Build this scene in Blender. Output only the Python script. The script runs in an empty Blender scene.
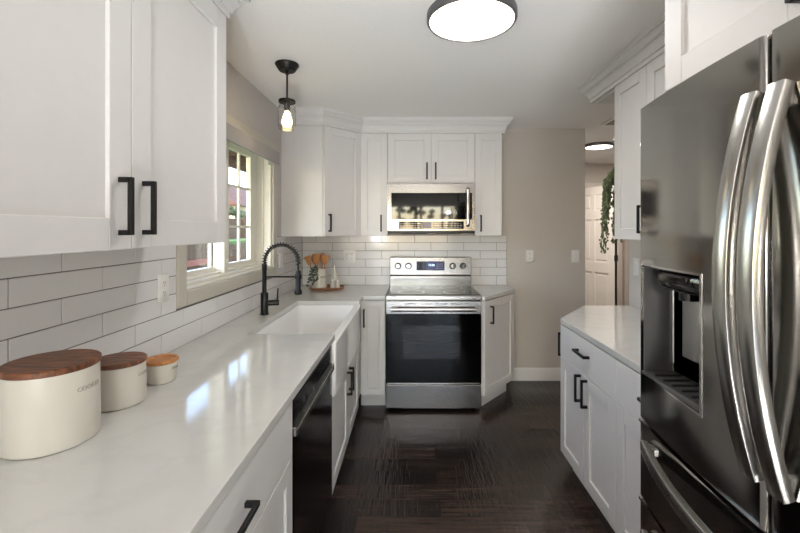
import bpy, bmesh, math, random
from mathutils import Matrix, Vector
S = bpy.context.scene
COL = S.collection
R = math.radians
rnd = random.Random(7)

# ------------------------------------------------------------------ camera
cam_d = bpy.data.cameras.new('camera'); cam = bpy.data.objects.new('camera', cam_d); COL.objects.link(cam)
cam_d.sensor_width = 36.0; cam_d.sensor_fit = 'HORIZONTAL'
cam_d.lens = 409.0 / 800.0 * 36.0
cam_d.shift_x = -12.0 / 800.0
cam_d.shift_y = -37.5 / 800.0
cam_d.clip_start = 0.02
cam.location = (0, 0, 1.45); cam.rotation_euler = (R(90), 0, 0)
S.camera = cam

# ------------------------------------------------------------------ view, world, sun, lights
S.view_settings.view_transform = 'Standard'
S.view_settings.look = 'None'
S.view_settings.exposure = 0.9
S.view_settings.gamma = 1.0
S.view_settings.use_curve_mapping = False

W = bpy.data.worlds.new('sky'); S.world = W; W.use_nodes = True
wn = W.node_tree; wn.nodes.clear()
wo = wn.nodes.new('ShaderNodeOutputWorld'); wb = wn.nodes.new('ShaderNodeBackground')
sk = wn.nodes.new('ShaderNodeTexSky'); sk.sky_type = 'NISHITA'; sk.sun_disc = False
sk.sun_elevation = R(38); sk.sun_rotation = R(200); sk.air_density = 1.0; sk.dust_density = 1.0
wb.inputs['Strength'].default_value = 0.85
wn.links.new(sk.outputs[0], wb.inputs[0]); wn.links.new(wb.outputs[0], wo.inputs[0])

def light(name, kind, loc, energy, color=(1, 1, 1), rot=(0, 0, 0), **kw):
    d = bpy.data.lights.new(name, kind); d.energy = energy; d.color = color
    for k, v in kw.items(): setattr(d, k, v)
    o = bpy.data.objects.new(name, d); COL.objects.link(o); o.location = loc; o.rotation_euler = rot
    return o
sun_dir = Vector((-0.35, 0.85, -0.75))      # light travels along this
sun = light('sun', 'SUN', (-4, -8, 9), 2.4, (1, .97, .93), angle=R(0.6))
sun.rotation_euler = sun_dir.to_track_quat('-Z', 'Y').to_euler()
# lamps: the disc fixtures on the ceiling (built below) carry these
LC = (1, .985, .985)
light('ceiling_lamp_light', 'AREA', (.266, 1.83, 2.367), 4.5, LC, shape='DISK', size=.36)
light('fill_rear_light', 'AREA', (.24, -1.1, 2.367), 2.5, LC, shape='DISK', size=.36)  # unseen fixture, added as fill from behind the camera
light('fill_dining_light', 'AREA', (.24, -2.4, 2.367), 5, LC, shape='DISK', size=.36)  # second added fill fixture, out of view by the rear window
light('hall_lamp_light', 'AREA', (2.12, 4.64, 2.367), 20, (1, .96, .9), shape='DISK', size=.28)
light('fill_bedroom_light', 'AREA', (2.6, 7.0, 2.36), 14, (1, .95, .88), shape='DISK', size=.28)  # added to brighten the room beyond the hall door
light('pendant_bulb_light', 'POINT', (-.727, 2.38, 2.05), 0.8, (1, .86, .68), shadow_soft_size=.03)
# unseen floor lamps added behind the camera to bounce fill off the ceiling
FILL_UP = [((-.62, -1.9, 1.80), (0, .25, .96), 8), ((.85, -2.0, 1.80), (-.1, .25, .95), 8)]
for i, (p, d, e) in enumerate(FILL_UP):
    d = Vector(d).normalized()
    light('fill_floor_lamp_light', 'AREA', Vector(p) + d * .012, e, (.98, .99, 1), d.to_track_quat('-Z', 'Y').to_euler(), shape='DISK', size=.22)
light('fill_globe_light', 'POINT', (-.74, -1.2, 1.25), 22, (1, .985, .97), shadow_soft_size=.13)  # added globe lamp out of view, fills the fridge-side faces
# out-of-view can uplights, added to brighten the kitchen ceiling
FILL_CAN = [((-.12, -1.1, .30), (-.02, .78, .62), 75), ((.20, -.95, .30), (.05, .78, .62), 75)]
for p, d, e in FILL_CAN:
    d = Vector(d).normalized()
    light('fill_uplight_light', 'SPOT', Vector(p) + d * .01, e, (.94, .97, 1), d.to_track_quat('-Z', 'Y').to_euler(), spot_size=R(72), spot_blend=1.0, shadow_soft_size=.12)

# ------------------------------------------------------------------ materials
def lin(c):
    c = c / 255.0
    return c / 12.92 if c <= .04045 else ((c + .055) / 1.055) ** 2.4
def rgb(t): return (lin(t[0]), lin(t[1]), lin(t[2]), 1)
def newmat(name):
    m = bpy.data.materials.new(name); m.use_nodes = True
    nt = m.node_tree; b = nt.nodes['Principled BSDF']
    return m, nt, b
def mat(name, col, rough=.5, metal=0.0, var=.03, scale=30, bump=.02, spec=.5, coat=0, stretch=None, emit=None, es=0):
    """principled with procedural noise in colour and bump"""
    m, nt, b = newmat(name); L = nt.links
    tc = nt.nodes.new('ShaderNodeTexCoord'); mp = nt.nodes.new('ShaderNodeMapping')
    mp.inputs['Scale'].default_value = stretch or (1, 1, 1)
    nz = nt.nodes.new('ShaderNodeTexNoise'); nz.inputs['Scale'].default_value = scale; nz.inputs['Detail'].default_value = 3
    L.new(tc.outputs['Object'], mp.inputs[0]); L.new(mp.outputs[0], nz.inputs['Vector'])
    cr = nt.nodes.new('ShaderNodeValToRGB'); c = rgb(col)
    cr.color_ramp.elements[0].color = tuple(x * (1 - var) for x in c[:3]) + (1,)
    cr.color_ramp.elements[1].color = tuple(min(1, x * (1 + var)) for x in c[:3]) + (1,)
    cr.color_ramp.elements[0].position = .35; cr.color_ramp.elements[1].position = .65
    L.new(nz.outputs[0], cr.inputs[0]); L.new(cr.outputs[0], b.inputs['Base Color'])
    b.inputs['Roughness'].default_value = rough; b.inputs['Metallic'].default_value = metal
    b.inputs['Specular IOR Level'].default_value = spec
    if coat: b.inputs['Coat Weight'].default_value = coat; b.inputs['Coat Roughness'].default_value = .05
    if bump:
        bp = nt.nodes.new('ShaderNodeBump'); bp.inputs['Strength'].default_value = bump; bp.inputs['Distance'].default_value = .01
        L.new(nz.outputs[0], bp.inputs['Height']); L.new(bp.outputs[0], b.inputs['Normal'])
    if emit:
        b.inputs['Emission Color'].default_value = rgb(emit); b.inputs['Emission Strength'].default_value = es
    return m
def thin_glass(name, tint=(255, 255, 255), rough=0.0, refl=1.0):
    m = bpy.data.materials.new(name); m.use_nodes = True; nt = m.node_tree; nt.nodes.clear(); L = nt.links
    o = nt.nodes.new('ShaderNodeOutputMaterial'); mx = nt.nodes.new('ShaderNodeMixShader')
    t = nt.nodes.new('ShaderNodeBsdfTransparent'); t.inputs[0].default_value = rgb(tint)
    g = nt.nodes.new('ShaderNodeBsdfGlossy'); g.inputs['Roughness'].default_value = rough
    lw = nt.nodes.new('ShaderNodeLayerWeight'); lw.inputs[0].default_value = .5
    pw = nt.nodes.new('ShaderNodeMath'); pw.operation = 'POWER'; pw.inputs[1].default_value = 5
    mu = nt.nodes.new('ShaderNodeMath'); mu.operation = 'MULTIPLY_ADD'; mu.inputs[1].default_value = .6 * refl; mu.inputs[2].default_value = .03 * refl
    L.new(lw.outputs['Facing'], pw.inputs[0]); L.new(pw.outputs[0], mu.inputs[0]); L.new(mu.outputs[0], mx.inputs[0])
    L.new(t.outputs[0], mx.inputs[1]); L.new(g.outputs[0], mx.inputs[2]); L.new(mx.outputs[0], o.inputs[0])
    return m
def wood(name, dark, light_, scale=12, rough=.45, stretch=(1, 8, 8)):
    m, nt, b = newmat(name); L = nt.links
    tc = nt.nodes.new('ShaderNodeTexCoord'); mp = nt.nodes.new('ShaderNodeMapping'); mp.inputs['Scale'].default_value = stretch
    nz = nt.nodes.new('ShaderNodeTexNoise'); nz.inputs['Scale'].default_value = scale; nz.inputs['Detail'].default_value = 6; nz.inputs['Distortion'].default_value = .6
    cr = nt.nodes.new('ShaderNodeValToRGB'); cr.color_ramp.elements[0].color = rgb(dark); cr.color_ramp.elements[1].color = rgb(light_)
    cr.color_ramp.elements[0].position = .35; cr.color_ramp.elements[1].position = .68
    L.new(tc.outputs['Object'], mp.inputs[0]); L.new(mp.outputs[0], nz.inputs['Vector']); L.new(nz.outputs[0], cr.inputs[0]); L.new(cr.outputs[0], b.inputs['Base Color'])
    b.inputs['Roughness'].default_value = rough
    bp = nt.nodes.new('ShaderNodeBump'); bp.inputs['Strength'].default_value = .08; bp.inputs['Distance'].default_value = .01
    L.new(nz.outputs[0], bp.inputs['Height']); L.new(bp.outputs[0], b.inputs['Normal'])
    return m
def floor_mat():
    m, nt, b = newmat('dark hand scraped oak planks'); L = nt.links; N = nt.nodes.new
    tc = N('ShaderNodeTexCoord')
    br = N('ShaderNodeTexBrick'); br.offset = .37; br.offset_frequency = 2; br.squash = 1
    br.inputs['Scale'].default_value = 1; br.inputs['Brick Width'].default_value = 1.15; br.inputs['Row Height'].default_value = .13
    br.inputs['Mortar Size'].default_value = .0016; br.inputs['Mortar Smooth'].default_value = .1; br.inputs['Bias'].default_value = 0
    br.inputs['Color1'].default_value = (0, 0, 0, 1); br.inputs['Color2'].default_value = (1, 1, 1, 1); br.inputs['Mortar'].default_value = (.5, .5, .5, 1)
    L.new(tc.outputs['Object'], br.inputs['Vector'])
    # long grain
    m1 = N('ShaderNodeMapping'); m1.inputs['Scale'].default_value = (1.2, 16, 1)
    n1 = N('ShaderNodeTexNoise'); n1.inputs['Scale'].default_value = 3; n1.inputs['Detail'].default_value = 8; n1.inputs['Roughness'].default_value = .7
    L.new(tc.outputs['Object'], m1.inputs[0]); L.new(m1.outputs[0], n1.inputs['Vector'])
    mixv = N('ShaderNodeMath'); mixv.operation = 'MULTIPLY_ADD'; mixv.inputs[1].default_value = .36
    sep = N('ShaderNodeSeparateColor'); L.new(br.outputs['Color'], sep.inputs[0])
    L.new(sep.outputs[0], mixv.inputs[0]); L.new(n1.outputs[0], mixv.inputs[2])
    cr = N('ShaderNodeValToRGB'); e = cr.color_ramp.elements
    e[0].position = .35; e[0].color = rgb((26, 21, 19)); e[1].position = .95; e[1].color = rgb((70, 54, 47))
    x = e.new(.62); x.color = rgb((32, 26, 24))
    L.new(mixv.outputs[0], cr.inputs[0])
    mm = N('ShaderNodeMix'); mm.data_type = 'RGBA'; mm.inputs[7].default_value = rgb((14, 11, 10))
    L.new(br.outputs['Fac'], mm.inputs[0]); L.new(cr.outputs[0], mm.inputs[6]); L.new(mm.outputs[2], b.inputs['Base Color'])
    # saw marks running across each plank
    sx = N('ShaderNodeSeparateXYZ'); L.new(tc.outputs['Object'], sx.inputs[0])
    ax = N('ShaderNodeMath'); ax.operation = 'MULTIPLY'; ax.inputs[1].default_value = 40; L.new(sx.outputs[0], ax.inputs[0])
    ay = N('ShaderNodeMath'); ay.operation = 'MULTIPLY'; ay.inputs[1].default_value = 2.0; L.new(sx.outputs[1], ay.inputs[0])
    az = N('ShaderNodeMath'); az.operation = 'MULTIPLY'; az.inputs[1].default_value = 60; L.new(sep.outputs[0], az.inputs[0])
    cx = N('ShaderNodeCombineXYZ'); L.new(ax.outputs[0], cx.inputs[0]); L.new(ay.outputs[0], cx.inputs[1]); L.new(az.outputs[0], cx.inputs[2])
    n2 = N('ShaderNodeTexNoise'); n2.inputs['Scale'].default_value = 1.0; n2.inputs['Detail'].default_value = 3; n2.inputs['Roughness'].default_value = .6
    L.new(cx.outputs[0], n2.inputs['Vector'])
    b1 = N('ShaderNodeBump'); b1.inputs['Strength'].default_value = .75; b1.inputs['Distance'].default_value = .009
    L.new(n2.outputs[0], b1.inputs['Height'])
    inv = N('ShaderNodeMath'); inv.operation = 'SUBTRACT'; inv.inputs[0].default_value = 1; L.new(br.outputs['Fac'], inv.inputs[1])
    b2 = N('ShaderNodeBump'); b2.inputs['Strength'].default_value = .6; b2.inputs['Distance'].default_value = .003
    L.new(inv.outputs[0], b2.inputs['Height']); L.new(b1.outputs[0], b2.inputs['Normal']); L.new(b2.outputs[0], b.inputs['Normal'])
    rr = N('ShaderNodeMapRange'); rr.inputs[3].default_value = .12; rr.inputs[4].default_value = .30; b.inputs['Specular IOR Level'].default_value = .55
    L.new(n1.outputs[0], rr.inputs[0]); L.new(rr.outputs[0], b.inputs['Roughness'])
    return m
def quartz_mat():
    m, nt, b = newmat('polished white quartz'); L = nt.links; N = nt.nodes.new
    tc = N('ShaderNodeTexCoord'); n1 = N('ShaderNodeTexNoise'); n1.inputs['Scale'].default_value = 2.2; n1.inputs['Detail'].default_value = 8; n1.inputs['Distortion'].default_value = 1.4
    L.new(tc.outputs['Object'], n1.inputs['Vector'])
    cr = N('ShaderNodeValToRGB'); e = cr.color_ramp.elements
    e[0].position = .44; e[0].color = rgb((204, 202, 197)); e[1].position = .56; e[1].color = rgb((204, 202, 197))
    x = e.new(.5); x.color = rgb((200, 198, 193))
    L.new(n1.outputs[0], cr.inputs[0]); L.new(cr.outputs[0], b.inputs['Base Color'])
    b.inputs['Roughness'].default_value = .09; b.inputs['Specular IOR Level'].default_value = .6
    return m
def steel(name, col, rough, vertical=False, aniso=.0):
    m, nt, b = newmat(name); L = nt.links; N = nt.nodes.new
    tc = N('ShaderNodeTexCoord'); mp = N('ShaderNodeMapping'); mp.inputs['Scale'].default_value = (300, 300, 4) if vertical else (4, 4, 300)
    nz = N('ShaderNodeTexNoise'); nz.inputs['Scale'].default_value = 1.0; nz.inputs['Detail'].default_value = 2
    L.new(tc.outputs['Object'], mp.inputs[0]); L.new(mp.outputs[0], nz.inputs['Vector'])
    rr = N('ShaderNodeMapRange'); rr.inputs[3].default_value = rough * .8; rr.inputs[4].default_value = rough * 1.2
    L.new(nz.outputs[0], rr.inputs[0]); L.new(rr.outputs[0], b.inputs['Roughness'])
    b.inputs['Base Color'].default_value = rgb(col); b.inputs['Metallic'].default_value = 1
    if aniso:
        tg = N('ShaderNodeTangent'); tg.direction_type = 'RADIAL'; tg.axis = 'Z'
        b.inputs['Anisotropic'].default_value = aniso; L.new(tg.outputs[0], b.inputs['Tangent'])
    return m

M = dict(
    globe=thin_glass('clear globe glass', (250, 250, 250), 0, .5),
    patio=mat('pale concrete patio', (168, 166, 162), .85, var=.06, bump=.05),
    recess=mat('satin dark grey liner', (92, 90, 88), .28, metal=.5, var=.02, bump=0),
    ovenglass=mat('black oven glass', (5, 5, 6), .05, var=.05, scale=10, bump=0, spec=.2),
    ceil=mat('matt ceiling paint', (240, 238, 235), .9, var=.01, scale=60, bump=.03),
    wallgrey=mat('greige wall paint', (200, 193, 183), .85, var=.012, scale=60, bump=.04),
    wallpale=mat('pale grey wall paint', (196, 192, 188), .85, var=.012, scale=60, bump=.04),
    hallwall=mat('warm white hall paint', (206, 198, 190), .85, var=.012, scale=60, bump=.04),
    floor=floor_mat(), quartz=quartz_mat(),
    cab=mat('white satin cabinet paint', (214, 211, 208), .5, var=.008, scale=20, bump=.008),
    trim=mat('white gloss trim paint', (228, 224, 218), .4, var=.01, scale=20, bump=.01),
    sashw=mat('cream vinyl sash', (232, 228, 216), .35, var=.01, scale=20, bump=.0),
    casing=mat('putty casing paint', (196, 191, 178), .5, var=.01, scale=20, bump=.01),
    tile=mat('glazed pale grey tile', (226, 224, 222), .12, var=.02, scale=4, bump=.006),
    grout=mat('grey grout', (120, 116, 112), .9, var=.08, scale=120, bump=.1),
    black=mat('matt black metal', (20, 19, 19), .38, metal=.3, var=.05, scale=50, bump=0),
    blackp=mat('black plastic', (16, 16, 17), .3, var=.05, scale=50, bump=0),
    bglass=mat('black glass', (6, 6, 7), .04, var=.05, scale=10, bump=0, spec=.6),
    oven_in=mat('dim oven window', (24, 24, 24), .07, var=.02, scale=4, bump=0, spec=.35),
    rack=mat('oven rack wire', (64, 64, 62), .5, var=.0, bump=0),
    steel=steel('brushed stainless steel', (158, 156, 153), .22, aniso=.7),
    steelv=steel('brushed dark stainless', (158, 156, 152), .11, vertical=True),
    steelh=steel('satin handle steel', (176, 173, 168), .24, vertical=True),
    blacksteel=steel('black stainless steel', (70, 70, 71), .16),
    chrome=steel('polished chrome', (215, 213, 210), .1),
    dark=mat('dark gasket', (14, 14, 14), .6, bump=0),
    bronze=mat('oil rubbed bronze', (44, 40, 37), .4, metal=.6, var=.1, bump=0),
    lampgrey=mat('grey metal lamp rim', (112, 110, 112), .4, metal=.6, bump=0),
    diff=mat('lit lamp diffuser', (255, 250, 240), .5, bump=0, emit=(255, 247, 235), es=4.0),
    bulb=mat('lit filament bulb', (255, 220, 160), .3, bump=0, emit=(255, 214, 150), es=7.0),
    glass=thin_glass('clear window glass'), jar=thin_glass('clear jar glass', (250, 250, 249), 0, 2.2),
    ceram=mat('cream glazed ceramic', (204, 199, 187), .32, var=.015, scale=8, bump=.004),
    ink=mat('grey lettering ink', (160, 155, 145), .6, bump=0),
    inkb=mat('black lettering ink', (40, 38, 36), .6, bump=0),
    acacia=wood('acacia wood', (70, 40, 25), (140, 86, 52), 9, .42, (1.5, 10, 4)),
    bamboo=wood('light bamboo wood', (176, 112, 62), (208, 146, 88), 9, .42, (1.5, 10, 4)),
    spoonw=wood('honey beech wood', (150, 92, 42), (196, 134, 72), 9, .5, (6, 6, 1)),
    tray=wood('brown tray wood', (128, 78, 44), (182, 124, 78), 9, .45, (1.5, 12, 4)),
    leafd=mat('dusty green leaf', (64, 76, 62), .6, var=.2, scale=40, bump=0),
    leaf=mat('trailing plant leaf', (96, 104, 72), .5, var=.5, scale=35, bump=0),
    stem=mat('plant stem', (96, 104, 66), .6, var=.1, bump=0),
    white=mat('white plastic plate', (232, 229, 224), .35, var=.01, bump=0),
    slot=mat('dark slot', (40, 38, 36), .6, bump=0),
    porc=mat('white fireclay', (236, 234, 230), .1, var=.01, scale=4, bump=0, spec=.6),
    fabric=mat('grey linen valance', (160, 157, 154), .8, var=.05, scale=300, bump=.05),
    display=mat('blue lit display', (16, 22, 52), .15, bump=0, emit=(24, 34, 92), es=.35),
    digit=mat('lit digits', (190, 215, 255), .3, bump=0, emit=(170, 205, 255), es=1.6),
    doorp=mat('warm white panel door paint', (224, 214, 204), .45, var=.01, bump=.01),
    grass=mat('lawn', (80, 106, 44), .9, var=.4, scale=40, bump=.5),
    fence=wood('weathered fence board', (44, 28, 14), (92, 62, 34), 5, .85, (6, 6, 1)),
    fencer=mat('red brown painted rail', (112, 46, 32), .7, var=.1, bump=.05),
    eave=wood('orange stained timber', (104, 60, 30), (150, 96, 54), 5, .7, (6, 1, 6)),
    roofm=mat('brown shingle', (84, 50, 34), .9, var=.2, scale=30, bump=.3),
    siding=mat('tan siding', (176, 156, 132), .8, var=.06, bump=.05),
    hedge=mat('hedge leaf', (46, 60, 30), .8, var=.45, scale=14, bump=0),
)

# ------------------------------------------------------------------ mesh helpers
MW = {}
def box(bm, x0, x1, y0, y1, z0, z1, bev=0.0, seg=1):
    if x1 < x0: x0, x1 = x1, x0
    if y1 < y0: y0, y1 = y1, y0
    if z1 < z0: z0, z1 = z1, z0
    t = bmesh.new()
    bmesh.ops.create_cube(t, size=1)
    for v in t.verts:
        v.co = Vector((x0 + (v.co.x + .5) * (x1 - x0), y0 + (v.co.y + .5) * (y1 - y0), z0 + (v.co.z + .5) * (z1 - z0)))
    b = min(bev, .45 * min(x1 - x0, y1 - y0, z1 - z0))
    if b > 0: bmesh.ops.bevel(t, geom=list(t.edges), offset=b, segments=seg, profile=.5, affect='EDGES')
    merge(bm, t)
def merge(bm, t, mtx=None):
    me = bpy.data.meshes.new('tmp'); t.to_mesh(me); t.free()
    if mtx: me.transform(mtx)
    bm.from_mesh(me); bpy.data.meshes.remove(me)
def prism(bm, poly, z0, z1, bev=0.0, seg=2):
    t = bmesh.new()
    lo = [t.verts.new((x, y, z0)) for x, y in poly]; hi = [t.verts.new((x, y, z1)) for x, y in poly]
    n = len(poly)
    t.faces.new(list(reversed(lo))); t.faces.new(hi)
    for i in range(n): t.faces.new((lo[i], lo[(i + 1) % n], hi[(i + 1) % n], hi[i]))
    bmesh.ops.recalc_face_normals(t, faces=list(t.faces))
    if bev: bmesh.ops.bevel(t, geom=list(t.edges), offset=bev, segments=seg, profile=.5, affect='EDGES')
    merge(bm, t)
def lathe(bm, prof, c=(0, 0, 0), n=40, mtx=None, sx=1, sy=1):
    """prof: (radius, z) list; revolved round z"""
    t = bmesh.new(); rings = []
    for r, z in prof:
        if r < 1e-6: rings.append([t.verts.new((0, 0, z))])
        else: rings.append([t.verts.new((r * sx * math.cos(2 * math.pi * k / n), r * sy * math.sin(2 * math.pi * k / n), z)) for k in range(n)])
    for a, b in zip(rings, rings[1:]):
        for k in range(n):
            k2 = (k + 1) % n
            if len(a) == 1 and len(b) == 1: continue
            if len(a) == 1: t.faces.new((a[0], b[k2], b[k]))
            elif len(b) == 1: t.faces.new((a[k], a[k2], b[0]))
            else: t.faces.new((a[k], a[k2], b[k2], b[k]))
    bmesh.ops.recalc_face_normals(t, faces=list(t.faces))
    merge(bm, t, Matrix.Translation(c) @ (mtx or Matrix()))
def cyl(bm, p0, p1, r, n=20, r2=None, bev=0):
    p0, p1 = Vector(p0), Vector(p1); d = p1 - p0; h = d.length
    r2 = r if r2 is None else r2
    q = d.to_track_quat('Z', 'Y').to_matrix().to_4x4()
    if bev: prof = [(0, 0), (r - bev, 0), (r, bev), (r2, h - bev), (r2 - bev, h), (0, h)]
    else: prof = [(0, 0), (r, 0), (r2, h), (0, h)]
    lathe(bm, prof, p0, n, q)
def tube(bm, pts, r, n=10, closed=False, flat=None, up=None):
    """sweep a circle (or ellipse: flat=(ra, rb)) along pts"""
    t = bmesh.new(); P = [Vector(p) for p in pts]; rings = []
    nrm = None
    for i, p in enumerate(P):
        a = P[max(i - 1, 0)]; b = P[min(i + 1, len(P) - 1)]
        tg = (b - a).normalized()
        if up is not None: nrm = (Vector(up) - tg * tg.dot(Vector(up))).normalized()
        elif nrm is None:
            nrm = tg.orthogonal().normalized()
        else:
            nrm = (nrm - tg * tg.dot(nrm)).normalized()
        bi = tg.cross(nrm)
        ra, rb = flat if flat else (r[i] if isinstance(r, (list, tuple)) else r,) * 2
        rings.append([t.verts.new(p + nrm * ra * math.cos(2 * math.pi * k / n) + bi * rb * math.sin(2 * math.pi * k / n)) for k in range(n)])
    for a, b in zip(rings, rings[1:]):
        for k in range(n): t.faces.new((a[k], a[(k + 1) % n], b[(k + 1) % n], b[k]))
    t.faces.new(list(reversed(rings[0]))); t.faces.new(rings[-1])
    bmesh.ops.recalc_face_normals(t, faces=list(t.faces))
    merge(bm, t)
def rect_sweep(bm, pts, w, h, up, bev=.2):
    """sweep a soft rectangle: w along side, h along 'up'"""
    t = bmesh.new(); P = [Vector(p) for p in pts]; rings = []
    prof = []
    b = bev * min(w, h)
    for sx, sy in ((1, 1), (-1, 1), (-1, -1), (1, -1)):
        cx, cy = sx * (w / 2 - b), sy * (h / 2 - b)
        a0 = {(1, 1): 0, (-1, 1): 90, (-1, -1): 180, (1, -1): 270}[(sx, sy)]
        for a in (0, 45, 90): prof.append((cx + b * math.cos(R(a0 + a)), cy + b * math.sin(R(a0 + a))))
    for i, p in enumerate(P):
        tg = (P[min(i + 1, len(P) - 1)] - P[max(i - 1, 0)]).normalized()
        u = (Vector(up) - tg * tg.dot(Vector(up))).normalized(); s = tg.cross(u)
        rings.append([t.verts.new(p + s * a + u * c) for a, c in prof])
    n = len(prof)
    for a, c in zip(rings, rings[1:]):
        for k in range(n): t.faces.new((a[k], a[(k + 1) % n], c[(k + 1) % n], c[k]))
    t.faces.new(list(reversed(rings[0]))); t.faces.new(rings[-1])
    bmesh.ops.recalc_face_normals(t, faces=list(t.faces))
    merge(bm, t)
def sweep(bm, path, prof):
    """moulding: prof (out, z) swept along a 2-D path with mitres; out = to the right of travel"""
    t = bmesh.new(); P = [Vector(p) for p in path]; rings = []
    for i, p in enumerate(P):
        ns = []
        if i > 0: d = (P[i] - P[i - 1]).normalized(); ns.append(Vector((d.y, -d.x)))
        if i < len(P) - 1: d = (P[i + 1] - P[i]).normalized(); ns.append(Vector((d.y, -d.x)))
        if len(ns) == 2:
            n = (ns[0] + ns[1]).normalized(); n = n / max(.2, n.dot(ns[0]))
        else: n = ns[0]
        rings.append([t.verts.new((p.x + n.x * o, p.y + n.y * o, z)) for o, z in prof])
    k = len(prof)
    for a, b in zip(rings, rings[1:]):
        for j in range(k): t.faces.new((a[j], a[(j + 1) % k], b[(j + 1) % k], b[j]))
    t.faces.new(list(reversed(rings[0]))); t.faces.new(rings[-1])
    bmesh.ops.recalc_face_normals(t, faces=list(t.faces))
    merge(bm, t)
def text_bm(bm, s, size, mtx, depth=.0006, bend=None, shear=0, align='CENTER'):
    cu = bpy.data.curves.new('txt', 'FONT'); cu.body = s; cu.size = size; cu.extrude = depth; cu.align_x = align; cu.align_y = 'CENTER'
    cu.shear = shear; cu.resolution_u = 3
    o = bpy.data.objects.new('txt', cu); COL.objects.link(o)
    dg = bpy.context.evaluated_depsgraph_get(); dg.update()
    me = bpy.data.meshes.new_from_object(o.evaluated_get(dg))
    bpy.data.objects.remove(o); bpy.data.curves.remove(cu)
    if bend:                                   # (cx, cy, z, radius, angle): wrap on a cylinder
        cx, cy, z, r, a0 = bend
        for v in me.vertices:
            a = a0 + v.co.x / r; rr = r + v.co.z
            v.co = (cx + rr * math.cos(a), cy + rr * math.sin(a), z + v.co.y)
    else: me.transform(mtx)
    bm.from_mesh(me); bpy.data.meshes.remove(me)
def link(name, bm, material, parent=None, local=False, smooth=35):
    me = bpy.data.meshes.new(name)
    for f in bm.faces: f.smooth = True
    bm.to_mesh(me); bm.free()
    me.set_sharp_from_angle(angle=R(smooth))
    me.materials.append(M[material] if isinstance(material, str) else material)
    o = bpy.data.objects.new(name, me); COL.objects.link(o)
    if parent is not None:
        if not local: me.transform(MW[parent.name].inverted())
        o.parent = parent; MW[o.name] = MW[parent.name]
    else:
        xs = [v.co.x for v in me.vertices]; ys = [v.co.y for v in me.vertices]; zs = [v.co.z for v in me.vertices]
        c = Vector(((min(xs) + max(xs)) / 2, (min(ys) + max(ys)) / 2, min(zs)))
        me.transform(Matrix.Translation(-c)); o.location = c
        MW[o.name] = Matrix.Translation(c)
    return o
def B(fn=None, *a, **k):
    bm = bmesh.new()
    if fn: fn(bm, *a, **k)
    return bm
def thing(name, label, cat, loc=(0, 0, 0), rz=0, group=None):
    o = bpy.data.objects.new(name, None); COL.objects.link(o); o.empty_display_size = .1
    o.location = loc; o.rotation_euler = (0, 0, rz); o['label'] = label; o['category'] = cat
    if group: o['group'] = group
    MW[o.name] = Matrix.Translation(loc) @ Matrix.Rotation(rz, 4, 'Z')
    return o
def tag(o, label, cat, group=None, kind=None):
    o['label'] = label; o['category'] = cat
    if group: o['group'] = group
    if kind: o['kind'] = kind
    return o
def struct(name, bm, m, parent=None):
    o = link(name, bm, m, parent)
    if parent is None: o['kind'] = 'structure'
    return o

# ------------------------------------------------------------------ the shell
CEIL = 2.41
XL, XR, YB = -1.06, 1.54, 3.92
WY0, WY1, WZ0, WZ1 = 1.893, 3.08, 1.161, 2.03          # window opening
struct('floor', B(box, -1.2, 3.8, -3.3, 8.2, -.1, 0), 'floor')
struct('ceiling', B(box, -1.2, 3.8, -3.3, 8.2, CEIL, CEIL + .12), 'ceil')
bm = B()
box(bm, XL - .16, XL, -3.2, WY0, 0, CEIL); box(bm, XL - .16, XL, WY1, YB + .12, 0, CEIL)
box(bm, XL - .16, XL, WY0, WY1, 0, WZ0); box(bm, XL - .16, XL, WY0, WY1, WZ1, CEIL)
struct('wall_left', bm, 'wallpale')
struct('wall_back', B(box, XL, 1.66, YB, YB + .12, 0, CEIL), 'wallgrey')
struct('wall_right', B(box, XR, XR + .12, -3.2, 2.90, 0, CEIL), 'hallwall')
bm = B()
RX0, RX1, RZ0, RZ1 = -.85, 1.30, .06, 2.06              # big window behind the camera
box(bm, XL - .16, RX0, -3.32, -3.2, 0, CEIL); box(bm, RX1, XR + .12, -3.32, -3.2, 0, CEIL)
box(bm, RX0, RX1, -3.32, -3.2, 0, RZ0); box(bm, RX0, RX1, -3.32, -3.2, RZ1, CEIL)
struct('wall_rear', bm, 'wallpale')
# hall
DX0, DX1, DZ = 2.38, 3.10, 2.06
bm = B()
box(bm, .4, DX0, 6.0, 6.12, 0, CEIL); box(bm, DX1, 3.7, 6.0, 6.12, 0, CEIL); box(bm, DX0, DX1, 6.0, 6.12, DZ, CEIL)
struct('wall_hall_far', bm, 'hallwall')
struct('wall_hall_right', B(box, 3.6, 3.72, 2.9, 8.2, 0, CEIL), 'hallwall')
struct('wall_hall_near', B(box, XR + .12, 3.6, 2.78, 2.90, 0, CEIL), 'hallwall')
struct('wall_hall_left', B(box, .28, .4, YB + .12, 8.2, 0, CEIL), 'hallwall')
struct('wall_bedroom', B(box, .4, 3.6, 7.9, 8.02, 0, CEIL), 'hallwall')
# baseboards
def base_prof(h=.12): return [(0, 0), (.014, 0), (.014, h - .02), (.006, h), (0, h)]
bm = B(); sweep(bm, [(.917, YB), (1.66, YB), (1.66, YB + .12)], base_prof())
struct('baseboard_back', bm, 'trim')
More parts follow.
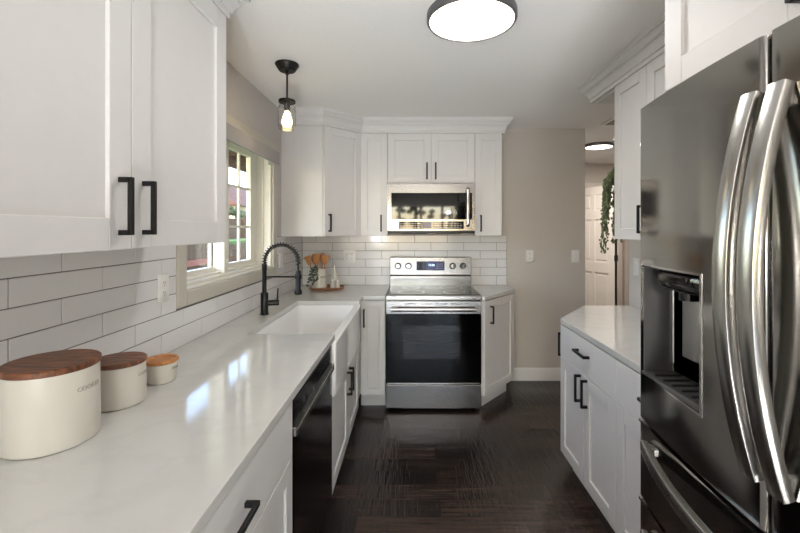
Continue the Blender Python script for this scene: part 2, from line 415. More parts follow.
# door casing in the hall
bm = B()
box(bm, DX0 - .065, DX0, 5.98, 6.0, 0, DZ + .065, .004); box(bm, DX1, DX1 + .065, 5.98, 6.0, 0, DZ + .065, .004); box(bm, DX0, DX1, 5.98, 6.0, DZ, DZ + .065, .004)
box(bm, DX0, DX0 + .015, 6.0, 6.12, 0, DZ); box(bm, DX1 - .015, DX1, 6.0, 6.12, 0, DZ)
struct('trim_1', bm, 'doorp')
bm = B(); sweep(bm, [(DX0 - .065, 6.0), (.4, 6.0)][::-1], base_prof()); struct('baseboard_hall', bm, 'trim')

# six-panel door, swung into the hall
dr = bpy.data.objects.new('door_1', None); COL.objects.link(dr); dr['kind'] = 'structure'
dr.location = (DX0 + .005, 5.975, 0); dr.rotation_euler = (0, 0, R(-66)); MW[dr.name] = Matrix.Translation(dr.location) @ Matrix.Rotation(R(-66), 4, 'Z')
bm = B(); w, h, t = .70, 2.03, .035
pan = [(.10, .32), (.38, .60)]; rows = [(.22, .86), (1.00, 1.58), (1.70, 1.92)]
for a, b in ((0, .10), (.32, .38), (.60, w)): box(bm, a, b, -t, 0, .01, h)
prev = .01
for a, b in rows + [(h, h)]:
    for p0, p1 in pan: box(bm, p0, p1, -t, 0, prev, a)
    prev = b
for a, b in rows:
    for p0, p1 in pan:
        box(bm, p0, p1, -t + .011, -.011, a, b); box(bm, p0 + .03, p1 - .03, -t + .004, -.004, a + .03, b - .03, .006)
link('door_panel', bm, 'doorp', dr, local=True)
link('edge_shade', B(box, w, w + .008, -t, 0, .01, h), 'bronze', dr, local=True)  # dark colour stands in for shade on the door's latch edge
bm = B()
for s in (1,):
    y = -t if s < 0 else 0
    cyl(bm, (w - .06, y, 1.06), (w - .06, y + s * .012, 1.06), .03, 20); cyl(bm, (w - .06, y, 1.06), (w - .06, y + s * .05, 1.06), .01, 12)
    box(bm, w - .16, w - .05, y + s * .04, y + s * .056, 1.05, 1.072, .005)
box(bm, w - .002, w + .014, -t - .012, .012, 1.03, 1.11, .003)
link('door_handle', bm, 'black', dr, local=True)

# ------------------------------------------------------------------ tiles
def tiles(bm, along0, along1, joint, pitch, place, holes=()):
    zs = [.914, 1.005, 1.084, 1.163, 1.242, 1.321, 1.391]
    g = .0016
    for i, (z0, z1) in enumerate(zip(zs, zs[1:])):
        off = joint + (pitch / 2 if i % 2 else 0)
        k = math.floor((along0 - off) / pitch)
        while off + k * pitch < along1:
            a, b = max(along0, off + k * pitch), min(along1, off + (k + 1) * pitch); k += 1
            if b - a < .012: continue
            segs = [(a, b, z0, z1)]
            for ha, hb, hz in holes:                       # cut by a casing that starts at hz
                out = []
                for (p, q, u, v) in segs:
                    if v <= hz or q <= ha or p >= hb: out.append((p, q, u, v)); continue
                    if p < ha: out.append((p, ha, u, v))
                    if q > hb: out.append((hb, q, u, v))
                    if u < hz - .01: out.append((max(p, ha), min(q, hb), u, hz))
                segs = out
            for (p, q, u, v) in segs:
                if q - p > .008: place(bm, p + g, q - g, u + g, v - g)
CZ0, CY0, CY1, CZ1 = 1.094, 1.822, 3.148, 2.10            # window casing outer edges
bs = bpy.data.objects.new('trim_2', None); COL.objects.link(bs); bs['kind'] = 'structure'; MW[bs.name] = Matrix()
bm = B(); tiles(bm, -.6, YB - .012, 1.39, .325, lambda b, p, q, u, v: box(b, XL + .002, XL + .010, p, q, u, v, .0014), [(CY0, CY1, CZ0)])
link('tile_course', bm, 'tile', bs)
bm = B(); tiles(bm, XL + .011, .905, -.76, .3137, lambda b, p, q, u, v: box(b, p, q, YB - .010, YB - .002, u, v, .0014))
link('tile_course', bm, 'tile', bs)
bm = B()
box(bm, XL, XL + .0065, -.6, CY0, .914, 1.392); box(bm, XL, XL + .0065, CY0, CY1, .914, CZ0); box(bm, XL, XL + .0065, CY1, YB, .914, 1.392)
box(bm, XL, .905, YB - .0065, YB, .914, 1.392)
link('grout', bm, 'grout', bs)

# ------------------------------------------------------------------ kitchen window
w1 = bpy.data.objects.new('window_1', None); COL.objects.link(w1); w1['kind'] = 'structure'; w1.location = (XL, 2.48, WZ0); MW[w1.name] = Matrix.Translation(w1.location)
bm = B()
x0, x1 = XL, XL + .02
box(bm, x0, x1, CY0, WY0, CZ0, CZ1, .003); box(bm, x0, x1, WY1, CY1, CZ0, CZ1, .003)
box(bm, x0, x1, WY0, WY1, CZ0, WZ0, .003); box(bm, x0, x1, WY0, WY1, WZ1, CZ1, .003)
link('window_casing', bm, 'casing', w1)
bm = B()                                                   # jamb liner and stepped sill
box(bm, XL - .16, XL, WY0, WY1, WZ0 - .001, WZ0 + .012, .003)
box(bm, XL - .16, XL - .03, WY0, WY1, WZ0 + .012, WZ0 + .028, .003)
box(bm, XL - .16, XL - .065, WY0, WY1, WZ0 + .028, WZ0 + .043, .003)
box(bm, XL - .16, XL, WY0, WY0 + .014, WZ0, WZ1); box(bm, XL - .16, XL, WY1 - .014, WY1, WZ0, WZ1); box(bm, XL - .16, XL, WY0, WY1, WZ1 - .014, WZ1)
box(bm, XL - .06, XL - .05, WY1 - .024, WY1 - .013, WZ0 + .02, WZ1, .002); box(bm, XL - .10, XL - .045, WY0 + .014, WY0 + .035, WZ0 + .02, WZ1, .003)
link('window_jamb', bm, 'sashw', w1)
GX = XL - .12
bm = B(); box(bm, GX, XL - .04, 2.40, 2.45, WZ0 + .012, WZ1, .003); box(bm, XL - .04, XL - .034, 2.415, 2.435, 1.245, 1.275, .002)
link('mullion', bm, 'sashw', w1)
def sash(y0, y1, sw_l, sw_r, zb, zt, nmv, nmh):
    bm = B(); xa, xb = GX - .02, GX + .015
    box(bm, xa, xb, y0, y0 + sw_l, WZ0 + .03, WZ1 - .01, .003); box(bm, xa, xb, y1 - sw_r, y1, WZ0 + .03, WZ1 - .01, .003)
    box(bm, xa, xb, y0 + sw_l, y1 - sw_r, WZ0 + .03, zb, .003); box(bm, xa, xb, y0 + sw_l, y1 - sw_r, zt, WZ1 - .01, .003)
    f = link('sash', bm, 'sashw', w1)
    ga, gb = y0 + sw_l, y1 - sw_r
    link('pane', B(box, GX - .004, GX, ga - .004, gb + .004, zb - .004, zt + .004), 'glass', f)
    if nmv or nmh:
        bm = B()
        for y in nmv: box(bm, GX - .009, GX + .008, y - .008, y + .008, zb, zt, .002)
        for z in nmh: box(bm, GX - .008, GX + .007, ga, gb, z - .008, z + .008, .002)
        link('muntin', bm, 'sashw', f)
sash(1.907, 2.412, .05, .012, 1.228, 1.975, (), ())
sash(2.44, 3.066, .05, .109, 1.232, 1.970, (2.612, 2.785), (1.466, 1.735))

# valance over the window
va = thing('window_valance', 'grey fabric box valance mounted over the kitchen window', 'valance', (XL + .02, 2.4, 1.915))
bm = B(); box(bm, XL + .021, XL + .085, 1.66, 2.956, 1.985, 2.005); box(bm, XL + .085, XL + .10, 1.66, 2.97, 1.915, 2.005, .003)
box(bm, XL + .021, XL + .085, 2.956, 2.97, 1.915, 2.005); link('valance_box', bm, 'fabric', va)
link('roller_shade', B(cyl, (XL + .05, 1.67, 1.955), (XL + .05, 2.953, 1.955), .022, 16), 'white', va)

# rear window behind the camera
w2 = bpy.data.objects.new('window_2', None); COL.objects.link(w2); w2['kind'] = 'structure'; w2.location = (.29, -3.26, RZ0); MW[w2.name] = Matrix.Translation(w2.location)
bm = B()
box(bm, RX0, RX1, -3.3, -3.22, RZ0, RZ0 + .05); box(bm, RX0, RX1, -3.3, -3.22, RZ1 - .05, RZ1)
n = 4
for i in range(n + 1):
    x = RX0 + (RX1 - RX0) * i / n; box(bm, max(RX0, x - .03), min(RX1, x + .03), -3.29, -3.21, RZ0, RZ1)
link('window_frame', bm, 'trim', w2)
for i in range(n):
    a = RX0 + (RX1 - RX0) * i / n; b = RX0 + (RX1 - RX0) * (i + 1) / n
    link('pane', B(box, a + .03, b - .03, -3.265, -3.26, RZ0 + .05, RZ1 - .05), 'glass', w2)

# ------------------------------------------------------------------ cabinets
def pull_local(bm, kind, x, z, L=.145, y=-.02):
    """black square bar pull on a front at y; kind v / h"""
    s, b, st = L / 2, .0065, .034
    if kind == 'v':
        box(bm, x - b, x + b, y - st, y - st + .011, z - s, z + s, .0012)
        for e in (-1, 1): box(bm, x - b, x + b, y - st + .004, y, z + e * (s - .0065) - .0065, z + e * (s - .0065) + .0065, .0012)
    else:
        box(bm, x - s, x + s, y - st, y - st + .011, z - b, z + b, .0012)
        for e in (-1, 1): box(bm, x + e * (s - .0065) - .0065, x + e * (s - .0065) + .0065, y - st + .004, y, z - b, z + b, .0012)
def shaker(bm, x0, x1, z0, z1, st=.062):
    y0, y1, e = -.02, -.001, .0015
    box(bm, x0, x0 + st, y0, y1, z0, z1, e); box(bm, x1 - st, x1, y0, y1, z0, z1, e)
    box(bm, x0 + st, x1 - st, y0, y1, z0, z0 + st, e); box(bm, x0 + st, x1 - st, y0, y1, z1 - st, z1, e)
    box(bm, x0 + st - .004, x1 - st + .004, -.010, y1, z0 + st - .004, z1 - st + .004)
def fronts(root, items, st=.062):
    for it in items:
        kind, x0, x1, z0, z1, pull = it
        bm = B(); g = .0015
        if kind == 'door': shaker(bm, x0 + g, x1 - g, z0 + g, z1 - g, st)
        else: box(bm, x0 + g, x1 - g, -.02, -.001, z0 + g, z1 - g, .0015)
        d = link('door' if kind == 'door' else 'drawer', bm, 'cab', root, local=True)
        if pull:
            bm = B(); pull_local(bm, *pull); link('handle', bm, 'black', d, local=True)
def cabinet(name, label, cat, loc, rz, w, depth, z0, z1, items, toe=0, st=.062, body=True, group=None):
    r = thing(name, label, cat, (loc[0], loc[1], 0 if toe else z0), rz, group)
    MW[r.name] = Matrix.Translation((loc[0], loc[1], 0)) @ Matrix.Rotation(rz, 4, 'Z')
    dz = r.location.z
    bm = B()
    if body: box(bm, .0005, w - .0005, 0, depth, z0, z1, .001)
    link('body', bm, 'cab', r, local=True)
    if toe: link('toe_kick', B(box, .0005, w - .0005, .055, .07, 0, z0), 'cab', r, local=True)
    fronts(r, items, st)
    if dz:                                                  # meshes were made with world z: bring them down to the base
        for c in list(r.children):
            c.data.transform(Matrix.Translation((0, 0, -dz)))
            for g in c.children: g.data.transform(Matrix.Translation((0, 0, -dz)))
    return r
P90 = R(90)
UB, UT = 1.39, 2.298                                        # wall cabinets bottom / top
crown_prof = [(.0008, UT - .0115), (.023, UT - .0115), (.023, UT + .012), (.031, UT + .012), (.033, UT + .026), (.042, UT + .044), (.050, UT + .052), (.050, UT + .058), (.058, UT + .058), (.058, UT + .068), (.066, UT + .074), (.074, UT + .088), (.082, UT + .088), (.082, CEIL), (.0008, CEIL)]
# near left wall cabinet (front X = -.73 incl. doors)
lw0, lw1 = .52, 1.61
cabinet('wall_cabinet', 'big white two-door wall cabinet above the canisters on the window wall', 'cabinet', (-.75, lw0), P90, lw1 - lw0, .31, (UB + .007), UT,
        [('door', 0, .546, (UB + .007), UT - .012, ('v', .546 - .045, (UB + .007) + .11)), ('door', .546, lw1 - lw0, (UB + .007), UT - .012, ('v', .546 + .045, (UB + .007) + .11))], st=.078)
# back wall
cabinet('wall_cabinet', 'slim white wall cabinet between corner cabinet and microwave', 'cabinet', (-.448, 3.59), 0, .235, .33, UB, UT,
        [('door', 0, .235, UB, UT - .012, ('v', .18, UB + .11))], st=.058)
cabinet('wall_cabinet', 'short white two-door cabinet directly above the microwave', 'cabinet', (-.213, 3.59), 0, .762, .33, 1.846, UT,
        [('door', 0, .381, 1.85, UT - .012, ('v', .381 - .038, 1.955)), ('door', .381, .762, 1.85, UT - .012, ('v', .381 + .038, 1.955))])
cabinet('wall_cabinet', 'slim white wall cabinet on the far side of the microwave, beside the greige wall', 'cabinet', (.549, 3.59), 0, .236, .33, UB, UT,
        [('door', 0, .236, UB, UT - .012, ('v', .05, UB + .11))], st=.058)
# diagonal corner
cr = cabinet('corner_wall_cabinet', 'diagonal white corner wall cabinet beyond the window', 'cabinet', (-.73, 3.31), R(45), .396, .1, UB, UT,
        [('door', .012, .386, UB, UT - .012, ('v', .055, UB + .11))], body=False)
bm = B(); prism(bm, [(XL + .0006, YB - .0006), (XL + .0006, 3.31), (-.731, 3.31), (-.4495, 3.5915), (-.4495, YB - .0006)], UB, UT, .001, 1)
o = [c for c in cr.children if c.name.startswith('body')][0]
bm.to_mesh(o.data); o.data.transform((Matrix.Translation((-.73, 3.31, UB)) @ Matrix.Rotation(R(45), 4, 'Z')).inverted()); bm.free()
# crowns
bm = B(); sweep(bm, [(XL, 3.31), (-.73, 3.31), (-.4495, 3.5905), (.785, 3.59), (.785, YB)], [(o, z) for o, z in crown_prof])
tag(link('crown_molding', bm, 'cab', smooth=20), 'white stepped crown moulding along the back wall cabinets', 'moulding')
bm = B(); sweep(bm, [(-.73 - .02, lw0), (-.73 - .02, lw1), (XL, lw1)], crown_prof)
tag(link('crown_molding', bm, 'cab', smooth=20), 'white crown moulding on top of the cabinet above the canisters', 'moulding')
bm = B(); sweep(bm, [(XR, 2.70), (1.21, 2.70), (1.21, 1.205)], crown_prof)
tag(link('crown_molding', bm, 'cab', smooth=20), 'white crown moulding over the wall cabinets beyond the fridge', 'moulding')
# right wall cabinets (front 1.21 with doors 1.19)
cabinet('wall_cabinet', 'white wall cabinet beside the open rounded shelves with the trailing plant', 'cabinet', (1.21, 2.41), -P90, .66, .325, UB, UT,
        [('door', .004, .33, UB, UT - .012, ('v', .308, UB + .11)), ('door', .33, .66, UB, UT - .012, ('v', .375, UB + .11))])
cabinet('wall_cabinet', 'white wall cabinet mostly hidden behind the fridge', 'cabinet', (1.21, 1.749), -P90, .545, .325, UB, UT,
        [('door', 0, .2725, UB, UT - .012, ('v', .235, UB + .11)), ('door', .2725, .545, UB, UT - .012, ('v', .31, UB + .11))])
fc = cabinet('fridge_cabinet', 'white cabinet directly above the stainless fridge', 'cabinet', (.76, 1.20), -P90, .94, .78, 1.845, UT,
        [('door', 0, .47, 1.85, UT - .012, ('v', .43, 1.95)), ('door', .47, .94, 1.85, UT - .012, ('v', .51, 1.95))], st=.074)
bm = B(); sweep(bm, [(1.138, 1.20), (.76, 1.20), (.76, .26)], crown_prof)
tag(link('crown_molding', bm, 'cab', smooth=20), 'white crown moulding over the cabinet above the fridge', 'moulding')
# open rounded end shelves
sh = thing('open_shelf_unit', 'white open end shelves with rounded edges holding the trailing plant', 'shelf', (1.54, 2.411, UB))
def qshelf(z, t=.018):
    poly = [(1.539, 2.411), (1.21, 2.411)] + [(1.539 - .329 * math.cos(R(a)), 2.411 + .285 * math.sin(R(a))) for a in range(6, 91, 6)]
    return B(prism, poly, z, z + t, .003, 2)
for z in (UB, 1.677, 1.985): link('shelf', qshelf(z), 'cab', sh, smooth=18)
link('top_board', B(box, 1.212, 1.539, 2.411, 2.698, UT - .02, UT, .002), 'cab', sh)
link('back_panel', B(box, 1.529, 1.539, 2.411, 2.69, UB + .018, UT - .02), 'cab', sh)

# base cabinets
BT, BB, SEAM = .884, .115, .69
cabinet('base_cabinet', 'white base cabinet with wide drawer, nearest under the canister counter', 'cabinet', (-.42, .46), P90, .91, .625, BB, BT,
        [('drawer', 0, .91, SEAM, BT - .006, ('h', .455, .79)), ('door', 0, .455, BB, SEAM, ('v', .41, .60)), ('door', .455, .91, BB, SEAM, ('v', .5, .60))], toe=1)
cabinet('base_cabinet', 'white base cabinet under the near end of the long counter, out of view', 'cabinet', (-.42, -.58), P90, 1.039, .625, BB, BT,
        [('drawer', 0, 1.039, SEAM, BT - .006, ('h', .52, .79)), ('door', 0, .52, BB, SEAM, ('v', .475, .60)), ('door', .52, 1.039, BB, SEAM, ('v', .565, .60))], toe=1)
cabinet('sink_cabinet', 'white two-door cabinet under the apron sink', 'cabinet', (-.42, 2.041), P90, 1.03, .625, BB, .60,
        [('door', .005, .515, BB, .60, ('v', .475, .50)), ('door', .515, 1.025, BB, .60, ('v', .555, .50))], toe=1)
cb = cabinet('corner_base_cabinet', 'white blind corner base filling between sink and range run', 'cabinet', (-.42, 3.072), P90, .235, .625, BB, BT, [], toe=1)
cabinet('base_cabinet', 'narrow white base cabinet between sink corner and the range', 'cabinet', (-.419, 3.31), 0, .205, .6, BB, BT,
        [('door', .008, .205, BB, BT - .006, ('v', .035, .735))], toe=1, st=.05)
def angled(name, label, A, Bp, poly, door_pull, toe_poly):
    A, Bp = Vector(A), Vector(Bp); d = Bp - A; th = math.atan2(d.y, d.x); L = d.length
    r = cabinet(name, label, 'cabinet', A, th, L, .1, BB, BT, [('door', .004, L - .004, BB, BT - .006, door_pull)], toe=0, body=False)
    o = [c for c in r.children if c.name.startswith('body')][0]
    r.location.z = 0
    for c in r.children:
        if c is not o:
            c.data.transform(Matrix.Translation((0, 0, BB)))
            for g in c.children: g.data.transform(Matrix.Translation((0, 0, BB)))
    inv = (Matrix.Translation((A.x, A.y, 0)) @ Matrix.Rotation(th, 4, 'Z')).inverted()
    bm = B(prism, poly, BB, BT, .001, 1); bm.to_mesh(o.data); bm.free(); o.data.transform(inv)
    bm = B(prism, toe_poly, 0, BB); t = link('toe_kick', bm, 'cab', r)
    return r
angled('angled_base_cabinet', 'white angled base cabinet on the far side of the range, by the greige wall', (.562, 3.262), (.893, 3.647),
       [(.5545, YB - .011), (.5545, 3.262), (.562, 3.262), (.893, 3.647), (.893, YB - .011)], ('v', .09, .755),
       [(.5545, YB - .011), (.5545, 3.33), (.59, 3.37), (.845, 3.668), (.845, YB - .011)])
cabinet('base_cabinet', 'white base cabinet with drawer and two doors under the short counter by the fridge', 'cabinet', (.915, 2.467), -P90, .671, .60, BB, BT,
        [('drawer', 0, .671, SEAM, BT - .006, ('h', .335, .80)), ('door', 0, .3355, BB, SEAM, ('v', .3355 - .04, .605)), ('door', .3355, .671, BB, SEAM, ('v', .3355 + .04, .605))], toe=1)
cabinet('base_cabinet', 'white base cabinet with drawer, half hidden behind the fridge', 'cabinet', (.915, 1.795), -P90, .60, .60, BB, BT,
        [('drawer', 0, .60, SEAM, BT - .006, ('h', .3, .80)), ('door', 0, .30, BB, SEAM, ('v', .26, .605)), ('door', .30, .60, BB, SEAM, ('v', .34, .605))], toe=1)
angled('angled_base_cabinet', 'white angled end base cabinet facing the hall, at the end of the short counter', (1.218, 2.84), (.915, 2.4685),
       [(1.539, 2.84), (1.218, 2.84), (.9155, 2.4685), (1.539, 2.4685)], ('v', .42, .735),
       [(1.539, 2.79), (1.24, 2.79), (.985, 2.4685), (1.539, 2.4685)])

# worktops
bm = B(); prism(bm, [(XL + .0005, -.6), (-.393, -.6), (-.393, 2.088), (-.85, 2.088), (-.85, 3.045), (-.393, 3.045), (-.393, 3.27), (-.212, 3.27), (-.212, YB), (XL + .0005, YB)], BT, .914, .0025, 2)
tag(link('worktop', bm, 'quartz', smooth=12), 'long white quartz worktop with cut-out for the apron sink', 'worktop')
bm = B(); prism(bm, [(.556, YB), (.556, 3.235), (.575, 3.232), (.917, 3.645), (.917, YB)], BT, .914, .0025, 2)
tag(link('worktop', bm, 'quartz', smooth=12), 'small angled white quartz worktop between range and greige wall', 'worktop')
bm = B(); prism(bm, [(XR - .0005, 1.19), (.893, 1.19), (.893, 2.46), (1.205, 2.866), (XR - .0005, 2.866)], BT, .914, .0025, 2)
tag(link('worktop', bm, 'quartz', smooth=12), 'white quartz worktop with clipped corner beside the fridge', 'worktop')

# ------------------------------------------------------------------ apron sink
sk_ = thing('apron_sink', 'white fireclay apron-front sink set into the long worktop', 'sink', (-.62, 2.566, .602))
bm = B(); y0, y1, zt, zb = 2.062, 3.068, .8835, .602
xi0, xi1, yi0, yi1 = -.845, -.425, 2.094, 3.039
t_ = bmesh.new()
def ring(pts): return [t_.verts.new(p) for p in pts]
def rr(xa, xb, ya, yb, z, r, n=5):
    out = []
    for cx, cy, a0 in ((xb - r, yb - r, 0), (xa + r, yb - r, 90), (xa + r, ya + r, 180), (xb - r, ya + r, 270)):
        for k in range(n + 1): a = R(a0 + 90 * k / n); out.append((cx + r * math.cos(a), cy + r * math.sin(a), z))
    return out
rings = [ring(rr(-.875, -.395, y0, y1, zb, .01)), ring(rr(-.875, -.383, y0, y1, zb + .012, .012)), ring(rr(-.875, -.383, y0, y1, zt - .008, .012)), ring(rr(-.875, -.391, y0 + .002, y1 - .002, zt, .012)),
         ring(rr(xi0, xi1, yi0, yi1, zt, .03)), ring(rr(xi0 + .004, xi1 - .004, yi0 + .004, yi1 - .004, zt - .008, .03)), ring(rr(xi0 + .012, xi1 - .012, yi0 + .012, yi1 - .012, .67, .04)), ring(rr(xi0 + .035, xi1 - .035, yi0 + .035, yi1 - .035, .648, .04))]
for a, b in zip(rings, rings[1:]):
    k = len(a)
    for i in range(k): t_.faces.new((a[i], a[(i + 1) % k], b[(i + 1) % k], b[i]))
t_.faces.new(list(reversed(rings[0]))); t_.faces.new(rings[-1])
bmesh.ops.recalc_face_normals(t_, faces=list(t_.faces)); merge(bm, t_)
link('basin', bm, 'porc', sk_)
link('drain', B(lathe, [(0, .6485), (.045, .6485), (.05, .651), (.038, .6505), (0, .6495)], (-.64, 2.566, 0)), 'steel', sk_)
# ------------------------------------------------------------------ faucet
fx, fy = -.926, 2.567
fa = thing('kitchen_faucet', 'matt black spring-neck faucet behind the apron sink', 'faucet', (fx, fy, .914))
bm = B(); lathe(bm, [(0, .914), (.027, .914), (.027, .92), (.0235, .924), (.0235, 1.045), (.021, 1.05), (.0135, 1.053), (.0135, 1.19), (.016, 1.195), (.016, 1.225), (.012, 1.23), (0, 1.23)], (fx, fy, 0)); link('base', bm, 'black', fa)
bm = B(); cyl(bm, (fx + .015, fy + .004, .985), (fx + .085, fy + .024, .985), .018, 20, bev=.003); cyl(bm, (fx + .072, fy + .02, .985), (fx + .078, fy + .022, 1.075), .0048, 12)
link('lever', bm, 'black', fa)
arc = []
ra = .106; zc = 1.248
arc += [Vector((fx, fy, 1.20)), Vector((fx, fy, 1.225))]
for a in range(180, -1, -6): arc.append(Vector((fx + ra + ra * math.cos(R(a)), fy, zc + ra * math.sin(R(a)))))
arc += [Vector((fx + 2 * ra, fy, 1.225)), Vector((fx + 2 * ra, fy, 1.19)), Vector((fx + 2 * ra, fy, 1.17))]
link('hose', B(tube, arc, .0062, 12), 'black', fa)
# coil
def resample(P, step):
    out = [P[0]]; acc = 0
    for a, b in zip(P, P[1:]):
        L = (b - a).length; s = 0
        while acc + (L - s) >= step:
            s += step - acc; acc = 0; out.append(a.lerp(b, s / L))
        acc += L - s
    return out
fine = resample(arc[1:-2], .0012); hel = []
for i, p in enumerate(fine):
    tg = (fine[min(i + 1, len(fine) - 1)] - fine[max(i - 1, 0)]).normalized(); nn = Vector((0, 1, 0)); bb = tg.cross(nn)
    a = i * .0012 / .0165 * 2 * math.pi; hel.append(p + nn * .0135 * math.cos(a) + bb * .0135 * math.sin(a))
link('spring_coil', B(tube, hel, .0034, 6), 'black', fa)
bm = B(); lathe(bm, [(0, 1.04), (.021, 1.04), (.024, 1.047), (.024, 1.06), (.016, 1.072), (.0165, 1.18), (.013, 1.19), (0, 1.19)], (fx + 2 * ra, fy, 0)); link('spray_head', bm, 'black', fa)
bm = B(); cyl(bm, (fx, fy, 1.15), (fx + 2 * ra - .02, fy, 1.15), .0055, 12); lathe(bm, [(.0185, 1.138), (.021, 1.138), (.021, 1.164), (.0185, 1.164), (.0185, 1.138)], (fx + 2 * ra, fy, 0)); link('docking_arm', bm, 'black', fa)

# ------------------------------------------------------------------ dishwasher
dw = thing('dishwasher', 'black stainless dishwasher under the counter beside the apron sink', 'dishwasher', (-.7, 1.706, 0))
d0, d1 = 1.372, 2.040
link('body', B(box, -1.0, -.425, d0 + .004, d1 - .004, .08, BT - .002), 'blackp', dw)
link('kick_plate', B(box, -.475, -.46, d0 + .004, d1 - .004, 0.002, .11), 'blackp', dw)
link('door', B(box, -.424, -.398, d0 + .003, d1 - .003, .112, .748, .003), 'blacksteel', dw)
link('control_panel', B(box, -.424, -.398, d0 + .003, d1 - .003, .782, BT - .012, .003), 'blacksteel', dw)
bm = B(); box(bm, -.402, -.386, d0 + .004, d1 - .004, .748, .776, .004); box(bm, -.41, -.389, d0 + .004, d1 - .004, .776, .782)
link('handle', bm, 'steelh', dw)

# ------------------------------------------------------------------ range
rx0, rx1, ry = -.2085, .5525, 3.25
rc = (rx0 + rx1) / 2
rg = thing('electric_range', 'stainless electric range with black oven door between the white cabinets', 'range', (rc, 3.58, 0))
bm = B(); box(bm, rx0 + .002, rx1 - .002, ry + .03, 3.895, .05, .90)
link('body', bm, 'steel', rg)
for x in (rx0 + .05, rx1 - .05):
    for y in (ry + .08, 3.84): link('foot', B(cyl, (x, y, 0), (x, y, .05), .018, 12), 'blackp', rg)
link('drawer', B(box, rx0, rx1, ry, ry + .03, .022, .208, .004), 'steel', rg)
dd = link('door', B(box, rx0, rx1, ry, ry + .028, .214, .878, .004), 'ovenglass', rg)
link('door_band', B(box, rx0 + .001, rx1 - .001, ry - .004, ry + .01, .775, .876, .003), 'steel', dd)
link('door_trim', B(box, rx0 + .012, rx1 - .012, ry - .003, ry + .01, .216, .226, .002), 'chrome', dd)
bm = B()
for i in range(4): box(bm, rc - .23 + i * .122, rc - .23 + i * .122 + .095, ry - .0055, ry - .002, .853, .859)
link('vent_slot', bm, 'slot', dd)
link('oven_window', B(box, rc - .245, rc + .21, ry - .0018, ry + .004, .415, .685, .001), 'oven_in', dd)
bm = B()
for z in (.465, .555, .635): box(bm, rc - .235, rc + .20, ry - .0035, ry - .001, z - .0018, z + .0018)
link('oven_rack', bm, 'rack', dd)
bm = B(); hz = .815
rect_sweep(bm, [(rx0 + .045, ry - .04, hz), (rx1 - .085 + .04, ry - .04, hz)], .02, .03, (0, 0, 1), .35)
for x in (rx0 + .075, rx1 - .075): box(bm, x - .012, x + .012, ry - .04, ry, hz - .012, hz + .012, .003)
link('door_handle', bm, 'steel', dd)
link('front_lip', B(box, rx0, rx1, ry - .006, ry + .05, .886, .921, .005), 'steel', rg)
ct = link('cooktop', B(box, rx0 + .002, rx1 - .002, ry + .045, 3.80, .9005, .923, .002), 'bglass', rg)
for (x, y, r) in ((rc - .18, ry + .17, .11), (rc + .18, ry + .17, .09), (rc - .18, ry + .42, .075), (rc + .18, ry + .42, .10), (rc, ry + .44, .05)):
    bm = B(); lathe(bm, [(r - .003, .9233), (r, .9233), (r, .9237), (r - .003, .9237), (r - .003, .9233)], (x, y, 0), 40); link('burner_ring', bm, 'ink', ct)
bgd = link('backguard', B(box, rx0 + .002, rx1 - .002, 3.795, 3.905, 1.022, 1.19, .006), 'steel', rg)
link('riser', B(box, rx0 + .002, rx1 - .002, 3.80, 3.90, .92, 1.012, .003), 'steel', rg)
link('seam_strip', B(box, rx0 + .004, rx1 - .004, 3.803, 3.90, 1.01, 1.024), 'dark', rg)
dp = link('display_panel', B(box, rc - .13, rc + .13, 3.7915, 3.797, 1.066, 1.15, .002), 'bglass', bgd)
link('display', B(box, rc - .035, rc + .125, 3.7905, 3.7925, 1.07, 1.146, .001), 'display', bgd)
bm = B(); text_bm(bm, '12:30', .026, Matrix.Translation((rc + .008, 3.790, 1.115)) @ Matrix.Rotation(P90, 4, 'X'))
link('clock_digits', bm, 'digit', bgd)
bm = B()
for i in range(4):
    for j in range(3): box(bm, rc + .055 + i * .017, rc + .055 + i * .017 + .008, 3.7899, 3.7907, 1.082 + j * .02, 1.088 + j * .02)
link('key_marks', bm, 'ink', bgd)
for x in (-.302, -.205, .205, .302):
    bm = B(); cyl(bm, (rc + x, 3.792, 1.108), (rc + x, 3.765, 1.108), .024, 28, r2=.021, bev=.002)
    box(bm, rc + x - .006, rc + x + .006, 3.752, 3.768, 1.086, 1.13, .003); kn = link('knob', bm, 'chrome', rg); link('knob_ring', B(cyl, (rc + x, 3.795, 1.108), (rc + x, 3.789, 1.108), .030, 28), 'slot', kn)
    bm = B()
    for a in range(-120, 121, 30): box(bm, rc + x + .042 * math.sin(R(a)) - .0015, rc + x + .042 * math.sin(R(a)) + .0015, 3.794, 3.7955, 1.108 + .042 * math.cos(R(a)) - .0015, 1.108 + .042 * math.cos(R(a)) + .0015)
    link('knob_marks', bm, 'inkb', bgd)

